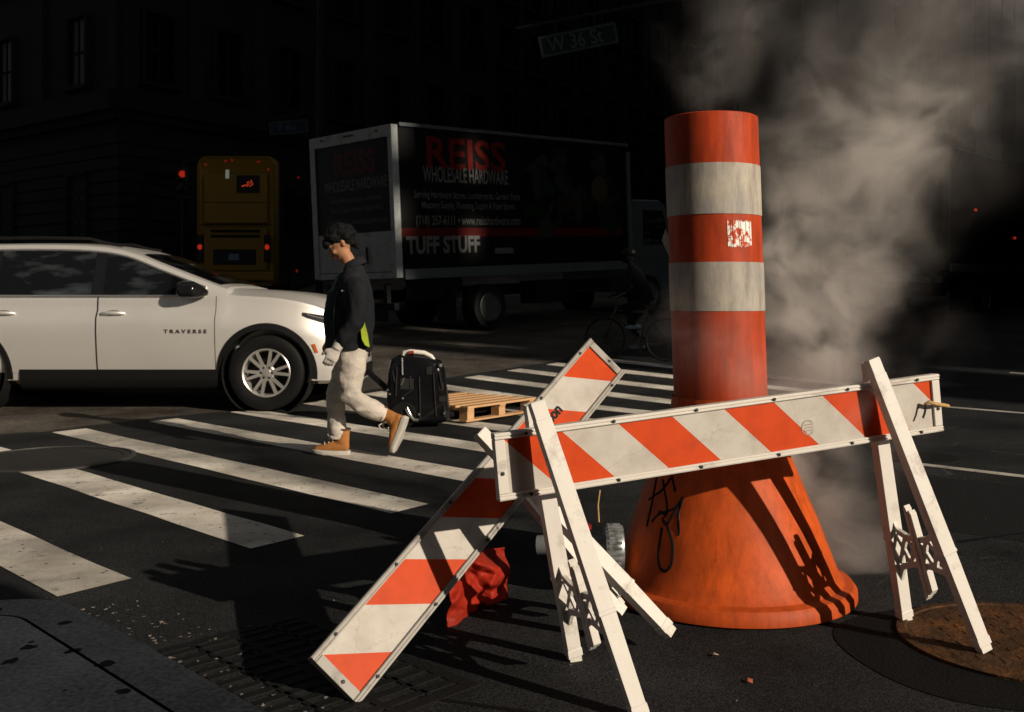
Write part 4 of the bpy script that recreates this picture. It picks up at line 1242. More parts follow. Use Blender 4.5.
# ------------------------------------------------------------------ motor coach seen from behind
BUSY = pm('coach_ochre', (.17, .100, .010), .45, var=.12, scale=3, dirt=(.12, .07, .02), damt=.5)
BUSD = pm('coach_dark', (.003, .003, .0033), .3, spec=.2)
LEDOFF = pm('sign_black', (.004, .004, .004), .4)
LEDRED = pm('led_red', (.3, .02, .01), .4, emit=(1, .09, .03), estr=.55)
by = 30.0
bM = frame(Vector((-8.33, by, gz(by))), Vector((-.02, 1, 0)).normalized(), Vector((-1, -.02, 0)).normalized(), (0, 0, 1)) @ Matrix.Diagonal((1, .95, 1.10, 1))
bus = thing('coach_bus', 'ochre yellow coach bus seen from behind, beyond the silver car', 'bus', M=bM)
# local x forward, y to the left; right side at y = -1.25
def busring(x, w_=1.27, h_=3.95, r_=.30):
    pts = []
    for cx_, cz_, a0 in ((w_ - r_, h_ - r_, 0), (-w_ + r_, h_ - r_, 90)):
        for k in range(6):
            a = R(a0 + 18 * k); pts.append((cx_ + r_ * math.cos(a), cz_ + r_ * math.sin(a) + (.05 if k in (4, 5, 0) and a0 == 90 else 0) * 0))
    pts += [(-w_, .45), (-w_ + .08, .36), (w_ - .08, .36), (w_, .45)]
    return [Vector((x, -y, z)) for y, z in pts]
mb = MB(); mb.loft([busring(.12, 1.16, 3.82), busring(.03, 1.22, 3.89), busring(.0 + .16, 1.262, 3.93), busring(.35), busring(.5)]); mb.build('rear_shell', BUSY, bus, smooth=50)
mb = MB(); mb.loft([busring(.5, 1.265, 3.945), busring(12.0, 1.265, 3.945)]); mb.build('body', BUSD, bus, smooth=40)
for nm, (y, z, w_, h_), m_ in (('rear_panel', (0, 2.75, 2.0, 1.35), pm('coach_panel', (.15, .086, .009), .5, spec=.15)), ('engine_door', (0, 1.35, 2.0, 1.15), pm('coach_panel2', (.15, .086, .009), .5, spec=.15))):
    mb = MB(); mb.box((.025, y, z), (.05, w_, h_)); o = mb.build(nm, m_, bus, bevel=.02)
mb = MB()
for z in (1.72, 1.86): mb.box((-.005, 0, z), (.03, 1.55, .075))
mb.box((-.004, 0, 2.03), (.02, 2.3, .02)); mb.box((-.004, 0, 2.65), (.012, 2.0, .015)); mb.build('vent_slot', SEAM, bus)
mb = MB(); mb.box((-.005, .03, 1.15), (.03, 1.35, .42)); mb.build('plate_recess', LEDOFF, bus, bevel=.02)
mb = MB(); mb.box((-.023, .05, 1.15), (.01, .32, .17)); mb.build('licence_plate', pm('plate_blue', (.10, .13, .2), .5), bus)
mb = MB(); mb.box((-.01, -.40, 3.15), (.05, .72, .48)); ls = mb.build('route_sign', LEDOFF, bus, bevel=.03)
mb = MB()
for y, z in ((-.22, 3.09), (-.25, 3.09), (-.29, 3.11), (-.33, 3.11), (-.37, 3.09), (-.39, 3.14), (-.39, 3.19), (-.42, 3.12), (-.42, 3.2), (-.47, 3.17), (-.47, 3.09), (-.52, 3.12), (-.52, 3.2), (-.5, 3.24), (-.55, 3.15)):
    mb.box((-.037, y, z), (.008, .022, .032))
mb.build('led_dot', LEDRED, ls)
mb = MB(); mb.box((-.0, .26, 3.42), (.03, .11, .24)); mb.build('pale_pane', pm('pale_reflect', (.4, .42, .36), .3, emit=(.8, .85, .7), estr=.12), bus, bevel=.01)  # pale pane with a weak glow in its own material
for y, z in ((.95, 3.68), (.32, 3.78), (.12, 3.80), (-.72, 3.76), (-1.02, 3.55)):
    mb = MB(); mb.sphere((.02, y, z), (.03, .05, .025), 10); mb.build('marker_lamp', DIMLAMP, bus, smooth=60)
for y in (1.12, -1.0):
    mb = MB(); mb.box((.0, y, 1.38), (.06, .2, .75)); mb.build('lamp_cluster', LEDOFF, bus, bevel=.03)
    mb = MB(); mb.lathe([(.075, 0), (.06, .03), (0, .035)], 18, frame((-.03, y, 1.42), (0, 1, 0), (0, 0, 1), (-1, 0, 0))); mb.build('tail_light', REDLAMP, bus, smooth=50)
mb = MB(); mb.box((.02, 0, .62), (.16, 2.45, .26)); mb.build('bumper', BUSY, bus, bevel=.05)
for x in (2.6, 9.6):
    for y in (-1.1, 1.1):
        W = frame((x, y, .5), (1, 0, 0), (0, 0, 1), (0, -1, 0))
        mb = MB(); mb.lathe([(.2, -.18), (.5, -.18), (.5, .18), (.2, .18)], 28, W); mb.build('wheel', TYRE, bus, smooth=40)
mb = MB()
for k in range(5):
    x = 1.2 + 2.2 * k
    mb.add([(x, -1.269, 1.9), (x + 2.0, -1.269, 1.9), (x + 2.0, -1.269, 3.3), (x, -1.269, 3.3)], [(0, 1, 2, 3)])
mb.build('side_window', WINDARK, bus)
mb = MB(); mb.sphere((3.5, -1.28, 3.72), (.06, .03, .03), 8); mb.build('marker_lamp', DIMLAMP, bus)
mb = MB(); mb.sphere((3.2, -1.28, .85), (.09, .03, .05), 8); mb.build('marker_lamp', DIMLAMP, bus)

# dark truck and cars in the shade far right
hd2 = Vector((.72, .69, 0)).normalized(); lf2 = Vector((-hd2.y, hd2.x, 0))
tk2 = Vector((10.5, 24.0, gz(24)))
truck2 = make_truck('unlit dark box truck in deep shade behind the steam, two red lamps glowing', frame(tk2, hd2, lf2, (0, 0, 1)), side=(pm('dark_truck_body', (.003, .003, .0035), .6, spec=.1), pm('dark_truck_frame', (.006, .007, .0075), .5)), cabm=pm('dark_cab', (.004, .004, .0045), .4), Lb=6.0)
for p in (P(975, 210, 23.6), P(1014, 238, 23.6)):
    k_ = p.x / p.y; tt_ = (k_ * tk2.y - tk2.x) / (hd2.x - k_ * hd2.y); D_ = tk2.y + hd2.y * tt_
    mb = MB(); mb.sphere((tt_, -.02, 1.2 + (p.z - 1.2) / p.y * D_ - tk2.z), (.08, .03, .035), 10); mb.build('marker_lamp', REDLAMP, truck2)
# ------------------------------------------------------------------ pedestrian
PD = 7.55
def Q(u, v, dy=0.0):
    p = P(u, v, PD); p.y += dy
    return p
SKIN = pm('skin', (.36, .175, .095), .5, var=.08, scale=20)
HAIR = pm('black_hair', (.0025, .0025, .003), .75, var=.4, scale=60, spec=.2, bump=.6, bscale=70)
NAVY = pm('navy_jacket', (.009, .010, .013), .85, spec=.25, var=.3, scale=15, bump=.2, bscale=40)
TEE = pm('slate_tee', (.025, .033, .038), .85, var=.2, scale=20)
PANTS = pm('beige_sweatpants', (.56, .505, .435), .9, var=.12, scale=14, bump=.25, bscale=55, dirt=(.22, .18, .14), damt=.5, dscale=6)
TANB = pm('tan_boot', (.36, .15, .045), .75, var=.2, scale=14, dirt=(.2, .08, .02), damt=.5)
SOLE = pm('white_sole', (.50, .47, .42), .7, dirt=(.25, .2, .16), damt=.5, dscale=8)
LACE = pm('pale_lace', (.62, .56, .47), .8)
GLOVE = pm('white_glove', (.60, .56, .50), .85, var=.1, scale=30, dirt=(.3, .27, .23), damt=.5, dscale=20)
HIVIS = pm('yellow_green_fabric', (.30, .38, .03), .7)
EYEW = pm('eye_white', (.28, .25, .23), .5)
EYEB = pm('iris_dark', (.02, .012, .008), .2)

ped = thing('person', 'man walking in navy jacket, beige sweatpants, tan boots and white glove', 'person', loc=(Q(332, 458).x, PD, 0))
PI_ = ROOT[ped.name].inverted()


def hand(mb, wrist, d, palmn, size=.185, curl=.9, thumb=1, r=1.0):
    """five separate fingers rooted in a palm; d = pointing direction, palmn = where the palm faces"""
    d = Vector(d).normalized(); n_ = Vector(palmn); n_ = (n_ - d * n_.dot(d)).normalized(); s_ = d.cross(n_).normalized() * thumb
    w = Vector(wrist); k = size / .185
    mb.tube([w - d * .02, w + d * .02 * k, w + d * .06 * k, w + d * .095 * k], [(.019 * r, .026 * r), (.019 * r, .032 * r), (.018 * r, .042 * r), (.014 * r, .040 * r)], 12, ref=n_)
    for i, (off, ln) in enumerate(((.031, .072), (.0105, .082), (-.0105, .076), (-.030, .060))):
        p = w + d * .088 * k + s_ * off * k; dd = d.copy(); pts = [p - d * .02]; rr_ = [.0095 * r]
        pts.append(p)
        rr_.append(.0095 * r)
        for j, q in enumerate((.45, .32, .26)):
            a = curl * (.35 + .45 * j) * (1 + .08 * i)
            dd = (d * math.cos(a) + n_ * math.sin(a)).normalized()
            p = p + dd * ln * q * k; pts.append(p); rr_.append((.009, .008, .0065)[j] * r)
        mb.tube(pts, rr_, 8, ref=n_)
    p = w + d * .025 * k + s_ * .028 * k
    t1_ = (s_ * .75 + d * .65 + n_ * .25).normalized(); t2_ = (s_ * .25 + d * .85 + n_ * .5).normalized()
    mb.tube([p - s_ * .012, p + t1_ * .035 * k, p + t1_ * .035 * k + t2_ * .03 * k, p + t1_ * .035 * k + t2_ * .055 * k], [.014 * r, .0125 * r, .0105 * r, .008 * r], 8)
    return mb


def head_mb(M):
    """head facing local -x, z up, centre of the skull at the origin, drawn into world by M"""
    mb = MB()
    mb.sphere((.008, 0, .03), (.100, .077, .090), 20); mb.sphere((-.022, 0, -.025), (.066, .064, .085), 18)
    mb.sphere((-.045, 0, -.075), (.040, .040, .034), 14)                      # jaw and chin
    mb.sphere((-.068, 0, -.092), (.020, .022, .018), 10)
    mb.tube([(-.086, 0, .022), (-.097, 0, .0), (-.112, 0, -.022), (-.100, 0, -.034), (-.08, 0, -.036)], [.009, .011, .0145, .014, .01], 10)   # nose
    for s_ in (-1, 1):
        mb.sphere((-.098, s_ * .011, -.030), (.010, .008, .008), 8)
        mb.tube([(-.088, s_ * .010, .026), (-.088, s_ * .030, .031), (-.074, s_ * .050, .024)], [.009, .010, .008], 8)       # brow
        mb.sphere((-.070, s_ * .040, -.022), (.024, .022, .020), 10)                                                            # cheek
        mb.tube([(.012, s_ * .076, -.018), (.018, s_ * .083, .012), (.026, s_ * .085, .028), (.036, s_ * .083, .014), (.026, s_ * .079, -.014), (.014, s_ * .076, -.026)], .0075, 8)   # ear
        mb.sphere((.022, s_ * .076, .004), (.014, .006, .022), 8)
    mb.tube([(-.087, -.022, -.060), (-.097, 0, -.056), (-.087, .022, -.060)], [.006, .009, .006], 8)
    mb.tube([(-.084, -.018, -.069), (-.092, 0, -.070), (-.084, .018, -.069)], [.006, .008, .006], 8)
    return mb.xf(M)


def boot(name, M, parent):
    """toe along local -x, sole at z = 0"""
    mb = MB()
    mb.tube([(.035, 0, .20), (.035, 0, .15), (.028, 0, .095)], [(.054, .048), (.052, .046), (.056, .045)], 14, ref=(1, 0, 0))
    mb.tube([(.08, 0, .058), (.03, 0, .064), (-.05, 0, .064), (-.11, 0, .052), (-.168, 0, .044), (-.196, 0, .040)], [(.030, .034), (.044, .040), (.046, .042), (.034, .047), (.026, .045), (.014, .030)], 14)
    me = organic(mb.xf(M), .009, 4); me.transform(PI_)
    b = link(name, me, TANB, parent, 60)
    ol = [(.092, 0), (.085, .03), (.05, .038), (-.02, .036), (-.10, .047), (-.16, .046), (-.198, .03), (-.208, 0), (-.198, -.03), (-.16, -.046), (-.10, -.047), (-.02, -.036), (.05, -.038), (.085, -.03)]
    mb = MB(); rings = []
    for z, k in ((.0, .95), (.005, 1.0), (.028, 1.02), (.034, .98)):
        rings.append([M @ Vector((x * k, y * k, z + (.010 if x < -.15 else 0) * (1 if z > .01 else .9))) for x, y in ol])
    mb.loft(rings).build('sole', SOLE, b, smooth=50, world=False).data.transform(PI_)
    mb = MB()
    for k in range(5):
        x = -.10 + .032 * k; z = .094 + .013 * k + (.02 if k > 2 else 0)
        mb.tube([M @ Vector((x, -.034, z - .012)), M @ Vector((x - .008, 0, z + .006)), M @ Vector((x, .034, z - .012))], .0045, 6)
    mb.tube([M @ Vector(p) for p in ((-.015, -.01, .165), (-.05, -.03, .19), (-.075, -.035, .16), (-.06, -.03, .13))], .0045, 6)
    mb.tube([M @ Vector(p) for p in ((-.015, .01, .165), (-.055, .02, .185), (-.07, .03, .15))], .0045, 6)
    mb.build('lace', LACE, b, smooth=60).data.transform(PI_)
    mb = MB(); mb.tube([M @ Vector((.035 + .056 * math.cos(a), .050 * math.sin(a), .197)) for a in [k * 2 * PI / 16 for k in range(17)]], .008, 8)
    mb.build('cuff', pm('boot_cuff', (.08, .05, .03), .8), b, smooth=60).data.transform(PI_)


HM = Matrix.Translation(Q(341.5, 245)) @ Matrix.Rotation(R(4), 4, 'Z') @ Matrix.Rotation(R(-31), 4, 'Y')
# body: head, neck, torso, arms and hands as one continuous surface
mb = head_mb(HM)
mb.tube([Q(344, 252), Q(349, 262), Q(353, 274), Q(353, 284)], [(.050, .050), (.052, .054), (.058, .062), (.07, .10)], 14, ref=(1, 0, 0))
mb.tube([Q(353, 280), Q(352, 300), Q(351, 325), Q(351, 345)], [(.10, .15), (.115, .165), (.10, .145), (.11, .15)], 16, ref=(1, 0, 0))
LSH, LEL, LWR = Q(361, 288, -.19), Q(361, 322, -.25), Q(344, 344, -.25)
RSH, REL, RWR = Q(354, 288, .19), Q(347, 322, .25), Q(328, 340, .22)
mb.tube([LSH, LEL, LWR], [.05, .04, .028], 10); mb.tube([RSH, REL, RWR], [.05, .04, .028], 10)
hand(mb, RWR, RWR - REL + Vector((0, -.03, -.06)), (.3, .9, -.3), .18, 1.2, 1)
me = organic(mb, .0085, 3); me.transform(PI_); link('body', me, SKIN, ped, 70)
for s_ in (-1, 1):
    mb = MB(); mb.sphere(HM @ Vector((-.072, s_ * .031, .006)), .0122, 12); e = mb.build('eye', EYEW, ped, smooth=70, world=True)
    mb = MB(); mb.sphere(HM @ Vector((-.0825, s_ * .031, .003)), .0045, 8); mb.build('iris', EYEB, e, smooth=70); MBm = e.children[0].data; MBm.transform(PI_)
# hair: thick, dark, fringe falling forward over the brow
mb = MB(); rh = random.Random(3)
mb.sphere(HM @ Vector((.018, 0, .048)), (.108, .088, .092), 18)
for k in range(110):
    th = rh.uniform(-PI, PI); ph = rh.uniform(-.15, 1.35)
    x = -math.cos(th) * math.cos(ph); y = math.sin(th) * math.cos(ph); z = math.sin(ph)
    if x < -.45 and z < .36: continue                     # keep the face clear
    if abs(y) > .75 and z < .28 and -.3 < x < .35: continue   # ears show
    if z < .0 and x < .4: continue
    p = Vector((.012 + x * .118, y * .090, .040 + z * .105))
    mb.sphere(HM @ p, rh.uniform(.018, .031), 8)
for k in range(16):
    y = rh.uniform(-.06, .06); mb.sphere(HM @ Vector((-.098 - rh.uniform(0, .022) + abs(y) * .35, y, .056 + rh.uniform(-.02, .02))), rh.uniform(.014, .021), 8)
for k in range(14):
    mb.sphere(HM @ Vector((.092 + rh.uniform(-.02, .018), rh.uniform(-.055, .055), rh.uniform(-.085, .0))), rh.uniform(.014, .022), 8)
me = organic(mb, .008, 2, wrinkle=.005, wscale=45); me.transform(PI_); link('hair', me, HAIR, ped, 80)
# tee shirt seen in the open front of the jacket
mb = MB(); mb.tube([Q(349, 273), Q(347.5, 280), Q(342, 295), Q(340, 315), Q(341, 335), Q(342, 352)], [(.05, .055), (.085, .09), (.115, .12), (.125, .13), (.125, .14), (.12, .14)], 18, ref=(1, 0, 0))
me = organic(mb, .012, 3, .008, 7); me.transform(PI_); link('tee_shirt', me, TEE, ped, 70)
mb = MB(); mb.tube([Q(351, 269.5) + Vector((.056 * math.cos(a) - .012, .062 * math.sin(a), .018 * math.cos(a))) for a in [k * 2 * PI / 20 for k in range(21)]], .009, 8); mb.build('collar_band', pm('pale_collar', (.42, .40, .38), .8), ped, smooth=60, world=True)
# jacket
mb = MB()
mb.tube([Q(354, 265), Q(354.5, 272), Q(354, 282), Q(353.5, 296), Q(352, 316), Q(352, 336), Q(351, 350)], [(.066, .080), (.088, .125), (.125, .18), (.150, .205), (.158, .205), (.160, .195), (.158, .195)], 22, ref=(1, 0, 0))
mb.tube([LSH + Vector((-.02, .05, .0)), LSH, LSH.lerp(LEL, .5), LEL, LEL.lerp(LWR, .5), LWR + (LEL - LWR) * .05], [.085, .088, .077, .072, .062, .046], 14)
mb.tube([RSH + Vector((-.02, -.05, .0)), RSH, RSH.lerp(REL, .5), REL, REL.lerp(RWR, .5), RWR + (REL - RWR) * .02], [.085, .088, .077, .072, .064, .050], 14)
me = organic(mb, .0125, 3, .016, 6.5, (1, 1, .8)); me.transform(PI_); jk = link('jacket', me, NAVY, ped, 70)
mb = MB(); mb.tube([Q(354, 264.5) + Vector((.074 * math.cos(a), .084 * math.sin(a), .040 * math.cos(a))) for a in [R(-125 + 12.5 * k) for k in range(21)]], [(.034, .014)] * 21, 8, ref=(0, 0, 1)); mb.build('collar', NAVY, jk, smooth=60, world=False).data.transform(PI_)
mb = MB(); mb.add([Q(367, 319, -.190), Q(365, 329, -.208), Q(366, 338, -.212), Q(369, 344, -.20), Q(372.5, 346, -.172), Q(370.5, 333, -.175)], [(0, 1, 2, 3, 4, 5)])
mb.add([p + Vector((0, .03, 0)) for p in mb.v[:6]], [(5, 4, 3, 2, 1, 0)])
for i in range(6): mb.f.append((i, (i + 1) % 6, 6 + (i + 1) % 6, 6 + i))
mb.build('vest_hem', HIVIS, ped, world=True)
mb = MB(); c = Q(348, 291, -.215); mb.box(c, (.022, .006, .012)); mb.box(c + Vector((.025, 0, .006)), (.012, .006, .014)); mb.build('chest_logo', SOLE, jk).data.transform(PI_)
# trousers
RH, RK, RA = Q(350, 346, .085), Q(334, 396, .10), Q(334, 440, .085)
LH, LK, LA = Q(355, 346, -.085), Q(352.5, 397, -.11), Q(384.5, 415, -.02)
mb = MB()
mb.tube([Q(352, 338), Q(352, 350), Q(352, 362)], [(.125, .175), (.132, .18), (.11, .15)], 18, ref=(1, 0, 0))
mb.tube([RH, RH.lerp(RK, .45), RK, RK.lerp(RA, .4), RK.lerp(RA, .8), RA], [(.106, .09), (.092, .086), (.076, .078), (.078, .078), (.072, .072), (.052, .052)], 16, ref=(1, 0, 0))
mb.tube([LH, LH.lerp(LK, .45), LK + Vector((-.0, 0, .02)), LK.lerp(LA, .3), LK.lerp(LA, .75), LA], [(.108, .09), (.104, .088), (.090, .082), (.084, .078), (.074, .070), (.050, .050)], 16, ref=(1, 0, 0))
me = organic(mb, .011, 3, .019, 5.5, (.8, .8, 1.5)); me.transform(PI_); link('sweatpants', me, PANTS, ped, 75)
mb = MB(); mb.tube([Q(341, 292, -.150), Q(338.5, 305, -.155), Q(338, 320, -.160), Q(338.5, 335, -.158), Q(339, 348, -.155)], .007, 6); mb.build('zip_edge', pm('zip_dark', (.03, .032, .035), .5), jk, smooth=60).data.transform(PI_)
for a_, b_ in ((RK.lerp(RA, .92), RA), (LK.lerp(LA, .92), LA)):
    mb = MB(); mb.tube([a_, a_.lerp(b_, .5), b_ + (b_ - a_) * .15], [.056, .060, .053], 16); me = organic(mb, .008, 2, .004, 30); me.transform(PI_); link('trouser_cuff', me, PANTS, ped, 70)
boot('boot', Matrix.Translation(Vector((Q(336.5, 458).x, PD + .085, .003))) @ Matrix.Rotation(R(-4), 4, 'Z') @ Matrix.Rotation(R(0), 4, 'Y'), ped)
BL = Matrix.Translation(Q(393, 411, .0)) @ Matrix.Rotation(R(-74), 4, 'Y') @ Matrix.Translation(Vector((-.035, 0, -.17)))
BL = Matrix.Translation(Q(386, 415.5, -.02)) @ Matrix.Rotation(R(-20), 4, 'Z') @ Matrix.Rotation(R(-70), 4, 'Y') @ Matrix.Translation(Vector((-.03, 0, -.175)))
boot('boot', BL, ped)
# gloved left hand with a watch above it
gd = Vector((-.14, -.02, -.26))
mb = MB(); hand(mb, LWR + gd.normalized() * .02, gd, (-.2, .85, .0), .195, 1.0, -1, 1.22)
mb.tube([LWR - gd.normalized() * .03, LWR + gd.normalized() * .03], [.042, .038], 12)
me = organic(mb, .0068, 2); me.transform(PI_); link('glove', me, GLOVE, ped, 70)
mb = MB(); ax = gd.normalized(); mb.tube([LWR - ax * .055, LWR - ax * .028], [.040, .040], 14); wt = mb.build('watch', pm('silver_watch', (.5, .5, .5), .25, metal=.8), ped, smooth=60, world=True)

# ------------------------------------------------------------------ pallet jack with its pallet
JD = 9.25
def J(u, v, dy=0.0):
    p = P(u, v, JD); p.y += dy
    return p
JB = pm('jack_black', (.005, .005, .006), .28, coat=.4, var=.3, scale=12, bump=.5, bscale=7)
JG = pm('jack_grey', (.022, .022, .022), .4, var=.3)
jz = J(418, 426); jz.z = gz(JD)
jack = thing('pallet_jack', 'black powered pallet jack with a silver top handle behind the walking man', 'pallet jack', loc=jz)
JI = ROOT[jack.name].inverted()
def prof_ring(y, k=1.0, sh=0.0):
    pts = [(388, 419), (387, 400), (388, 372), (391, 359), (398, 355.5), (412, 354.5), (428, 357), (440, 361), (444, 370), (447, 392), (450, 412), (449, 421), (440, 423), (420, 424), (400, 421)]
    cx_, cy_ = 418, 392
    return [J(cx_ + (u_ - cx_) * k + sh, cy_ + (v_ - cy_) * k) + Vector((0, y, 0)) for u_, v_ in pts]
mb = MB(); mb.loft([prof_ring(-.09, .86), prof_ring(-.075, .93), prof_ring(-.04, .99), prof_ring(.10), prof_ring(.22, .97), prof_ring(.26, .90)]); mb.build('motor_cover', JB, jack, smooth=35, world=True)
mb = MB()
mb.tube([J(403, 357, -.09), J(403.5, 374, -.095)], .010, 8); mb.tube([J(405, 377, -.095), J(404, 381, -.1), J(402, 384, -.1)], .006, 6)
mb.build('silver_fitting', CHROME, jack, smooth=50, world=True)
mb = MB(); mb.tube([J(441, 363, -.1), J(441, 366, -.1)], .02, 10); mb.build('silver_button', CHROME, jack, smooth=50, world=True)
mb = MB(); mb.tube([J(403, 356, .0), J(404, 352.5, .0), J(411, 351.5, .0), J(424, 353, .02), J(431, 356.5, .03), J(434, 360, .03)], [.014, .02, .022, .022, .02, .014], 10); mb.build('top_handle', pm('pale_handle', (.62, .58, .52), .35), jack, smooth=50, world=True)
mb = MB(); mb.tube([J(409, 352.5, -.028), J(414, 352, -.028)], .016, 8); mb.build('red_switch', pm('red_switch', (.25, .04, .02), .5), jack, smooth=50, world=True)
mb = MB()
for a, b in (((420, 376), (421, 400)), ((434, 372), (437, 415)), ((398, 366), (397, 395)), ((411, 375), (411.5, 387)), ((405, 395), (414, 388)), ((421, 398), (421, 418)), ((440, 372), (443, 388)), ((394, 371), (395.5, 381))):
    mb.tube([J(*a, -.096), J(*b, -.098)], .007, 6)
mb.box(J(443, 398, -.09), (.06, .02, .05)); mb.box(J(447, 413, -.09), (.05, .02, .06)); mb.box(J(430, 370, -.092), (.05, .012, .07)); mb.box(J(408, 383, -.09), (.12, .014, .1)); mb.box(J(442, 386, -.085), (.04, .014, .07))
mb.build('panel_rib', JG, jack, bevel=.002, world=True)
mb = MB()
for k in range(5):
    mb.lathe([(.012, 0), (.010, .012), (0, .014)], 10, frame(J((404, 445, 420, 389, 391)[k], (397, 412, 413, 389, 393)[k], -.10), (1, 0, 0), (0, 0, 1), (0, -1, 0)))
mb.build('bolt', CHROME, jack, smooth=40, world=True)
W = frame(J(405, 414, .02) , (1, 0, 0), (0, 0, 1), (0, -1, 0))
zc_ = gz(JD) + .125
W = frame(Vector((J(404, 414).x, JD - .06, zc_)), (1, 0, 0), (0, 0, 1), (0, -1, 0))
mb = MB(); mb.lathe([(.05, -.05), (.115, -.05), (.125, -.035), (.125, .035), (.115, .05), (.05, .05)], 28, W); wh = mb.build('drive_wheel', TYRE, jack, smooth=40, world=True)
mb = MB(); mb.tube([J(408, 407, -.13), J(411, 413, -.135), J(415, 418.5, -.135), J(420, 418.5, -.13)], [(.016, .008)] * 4, 8); mb.build('wheel_guard', CHROME, jack, smooth=40, world=True)
mb = MB(); mb.bar(J(388, 390, .02), J(366, 371, .05), .05, .045); mb.bar(J(366, 371, .05), J(342, 352, .16), .035, .035); mb.build('tiller', BLKGLOSS, jack, bevel=.006, world=True)
mb = MB()
fa = AB(1, 0).normalized(); fb = AB(0, 1).normalized()
pc = Vector((-.42, 9.42, 0)) # near left corner of pallet
for k in (.25, .72):
    p0 = Vector((J(440, 420).x, JD + .1, gz(JD) + .10)); q0 = pc + fb * k + Vector((0, 0, gz(9.6) + .09)); mb.bar(q0 - fa * .1, q0 + fa * 1.1, .16, .05)
mb.bar(Vector((J(425, 418).x, JD + .12, gz(JD) + .10)), pc - fa * .05 + fb * .5 + Vector((0, 0, gz(9.6) + .09)), .5, .05)
mb.build('fork', DKSTEEL, jack, bevel=.004, world=True)

WOOD = pm('pallet_pine', (.50, .30, .15), .75, var=.25, scale=5, dirt=(.3, .15, .06), damt=.6, dscale=7, stretch=(.3, 3, 3), bump=.2, bscale=20)
pal = thing('pallet', 'pale wooden pallet carried on the pallet jack', 'pallet', M=frame(pc + Vector((0, 0, gz(9.6) + .012)), fa, fb, (0, 0, 1)))
for k in range(7):
    mb = MB(); mb.box((.55, .045 + .1515 * k, .150), (1.10, .096, .02)); mb.build('deck_board', WOOD, pal, bevel=.002)
for k in range(3):
    mb = MB(); mb.box((.05 + .5 * k, .5, .129), (.095, 1.0, .02)); mb.build('stringer_board', WOOD, pal, bevel=.002)
for i in range(3):
    for j in range(3):
        mb = MB(); mb.box((.06 + .49 * i, .06 + .44 * j, .074), (.10, .10, .088)); mb.build('block', WOOD, pal, bevel=.003)
for j in range(3):
    mb = MB(); mb.box((.55, .06 + .44 * j, .02), (1.1, .095, .018)); mb.build('bottom_board', WOOD, pal, bevel=.002)

# ------------------------------------------------------------------ cyclist waiting in the dark beside the truck
cy = thing('bicycle', 'dark bicycle in the shade between the truck cab and the steam pipe', 'bicycle', M=frame(Vector((1.93, 15.6, gz(15.6))), Vector((-.90, .43, 0)).normalized(), Vector((-.43, -.90, 0)).normalized(), (0, 0, 1)))
for x, nm in ((-.5, 'wheel'), (.5, 'wheel')):
    mb = MB(); W = frame((x, 0, .34), (1, 0, 0), (0, 0, 1), (0, -1, 0))
    mb.tube([W @ Vector((.325 * math.cos(a), .325 * math.sin(a), 0)) for a in [k * 2 * PI / 36 for k in range(37)]], .018, 8); wh = mb.build(nm, TYRE, cy, smooth=60)
    mb = MB()
    for k in range(16):
        a = k * PI / 8; mb.bar(W @ Vector((.02 * math.cos(a), .02 * math.sin(a), .02)), W @ Vector((.31 * math.cos(a + .2), .31 * math.sin(a + .2), 0)), .004, .004)
    mb.build('spoke', DKSTEEL, wh)
FRM = pm('bike_frame', (.006, .006, .0065), .3, coat=.3)
mb = MB()
for a, b in (((-.5, .34), (-.08, .30)), ((-.08, .30), (-.2, .80)), ((-.2, .76), (.30, .78)), ((-.08, .30), (.32, .70)), ((-.5, .34), (-.19, .74)), ((.5, .34), (.30, .85))):
    mb.tube([(a[0], 0, a[1]), (b[0], 0, b[1])], .018, 8)
mb.build('frame', FRM, cy, smooth=60)
mb = MB(); mb.tube([(.24, -.28, 1.0), (.30, -.2, 1.02), (.30, 0, .98), (.30, .2, 1.02), (.24, .28, 1.0)], .014, 8); mb.tube([(.30, 0, .84), (.30, 0, .98)], .015, 8); mb.build('handlebar', FRM, cy, smooth=60)
mb = MB(); mb.sphere((-.22, 0, .86), (.13, .07, .035), 12); mb.build('saddle', CLAD, cy, smooth=60)
mb = MB(); W = frame((-.08, -.05, .30), (1, 0, 0), (0, 0, 1), (0, -1, 0)); mb.lathe([(.09, 0), (.09, .006), (0, .006)], 24, W); mb.bar((-.08, -.07, .30), (-.04, -.07, .14), .02, .012); mb.box((-.04, -.11, .14), (.09, .08, .02)); mb.bar((-.08, .07, .30), (-.12, .07, .46), .02, .012); mb.box((-.12, .11, .46), (.09, .08, .02)); mb.build('crank', FRM, cy)
rid = thing('person', 'cyclist in dark clothes astride the bicycle, nearly lost in the shade', 'person', M=ROOT[cy.name])
mb = MB()
mb.tube([(-.2, 0, .92), (-.14, 0, 1.1), (-.02, 0, 1.32), (.05, 0, 1.46)], [(.12, .16), (.11, .15), (.12, .18), (.07, .09)], 16)
mb.tube([(.05, 0, 1.44), (.09, 0, 1.56)], [.055, .05], 10); mb.sphere((.115, 0, 1.64), (.095, .075, .115), 14); mb.sphere((.205, 0, 1.62), (.018, .012, .018), 8); mb.sphere((.17, 0, 1.56), (.045, .04, .035), 10)
for s_ in (-1, 1):
    mb.sphere((.11, s_ * .078, 1.63), (.018, .01, .03), 8)
    mb.tube([(.0, s_ * .18, 1.38), (.06, s_ * .24, 1.16), (.22, s_ * .25, 1.03)], [.05, .04, .028], 10)
    hand(mb, (.22, s_ * .25, 1.03), (.25, 0, -.03), (0, 0, -1), .17, 1.3, s_)
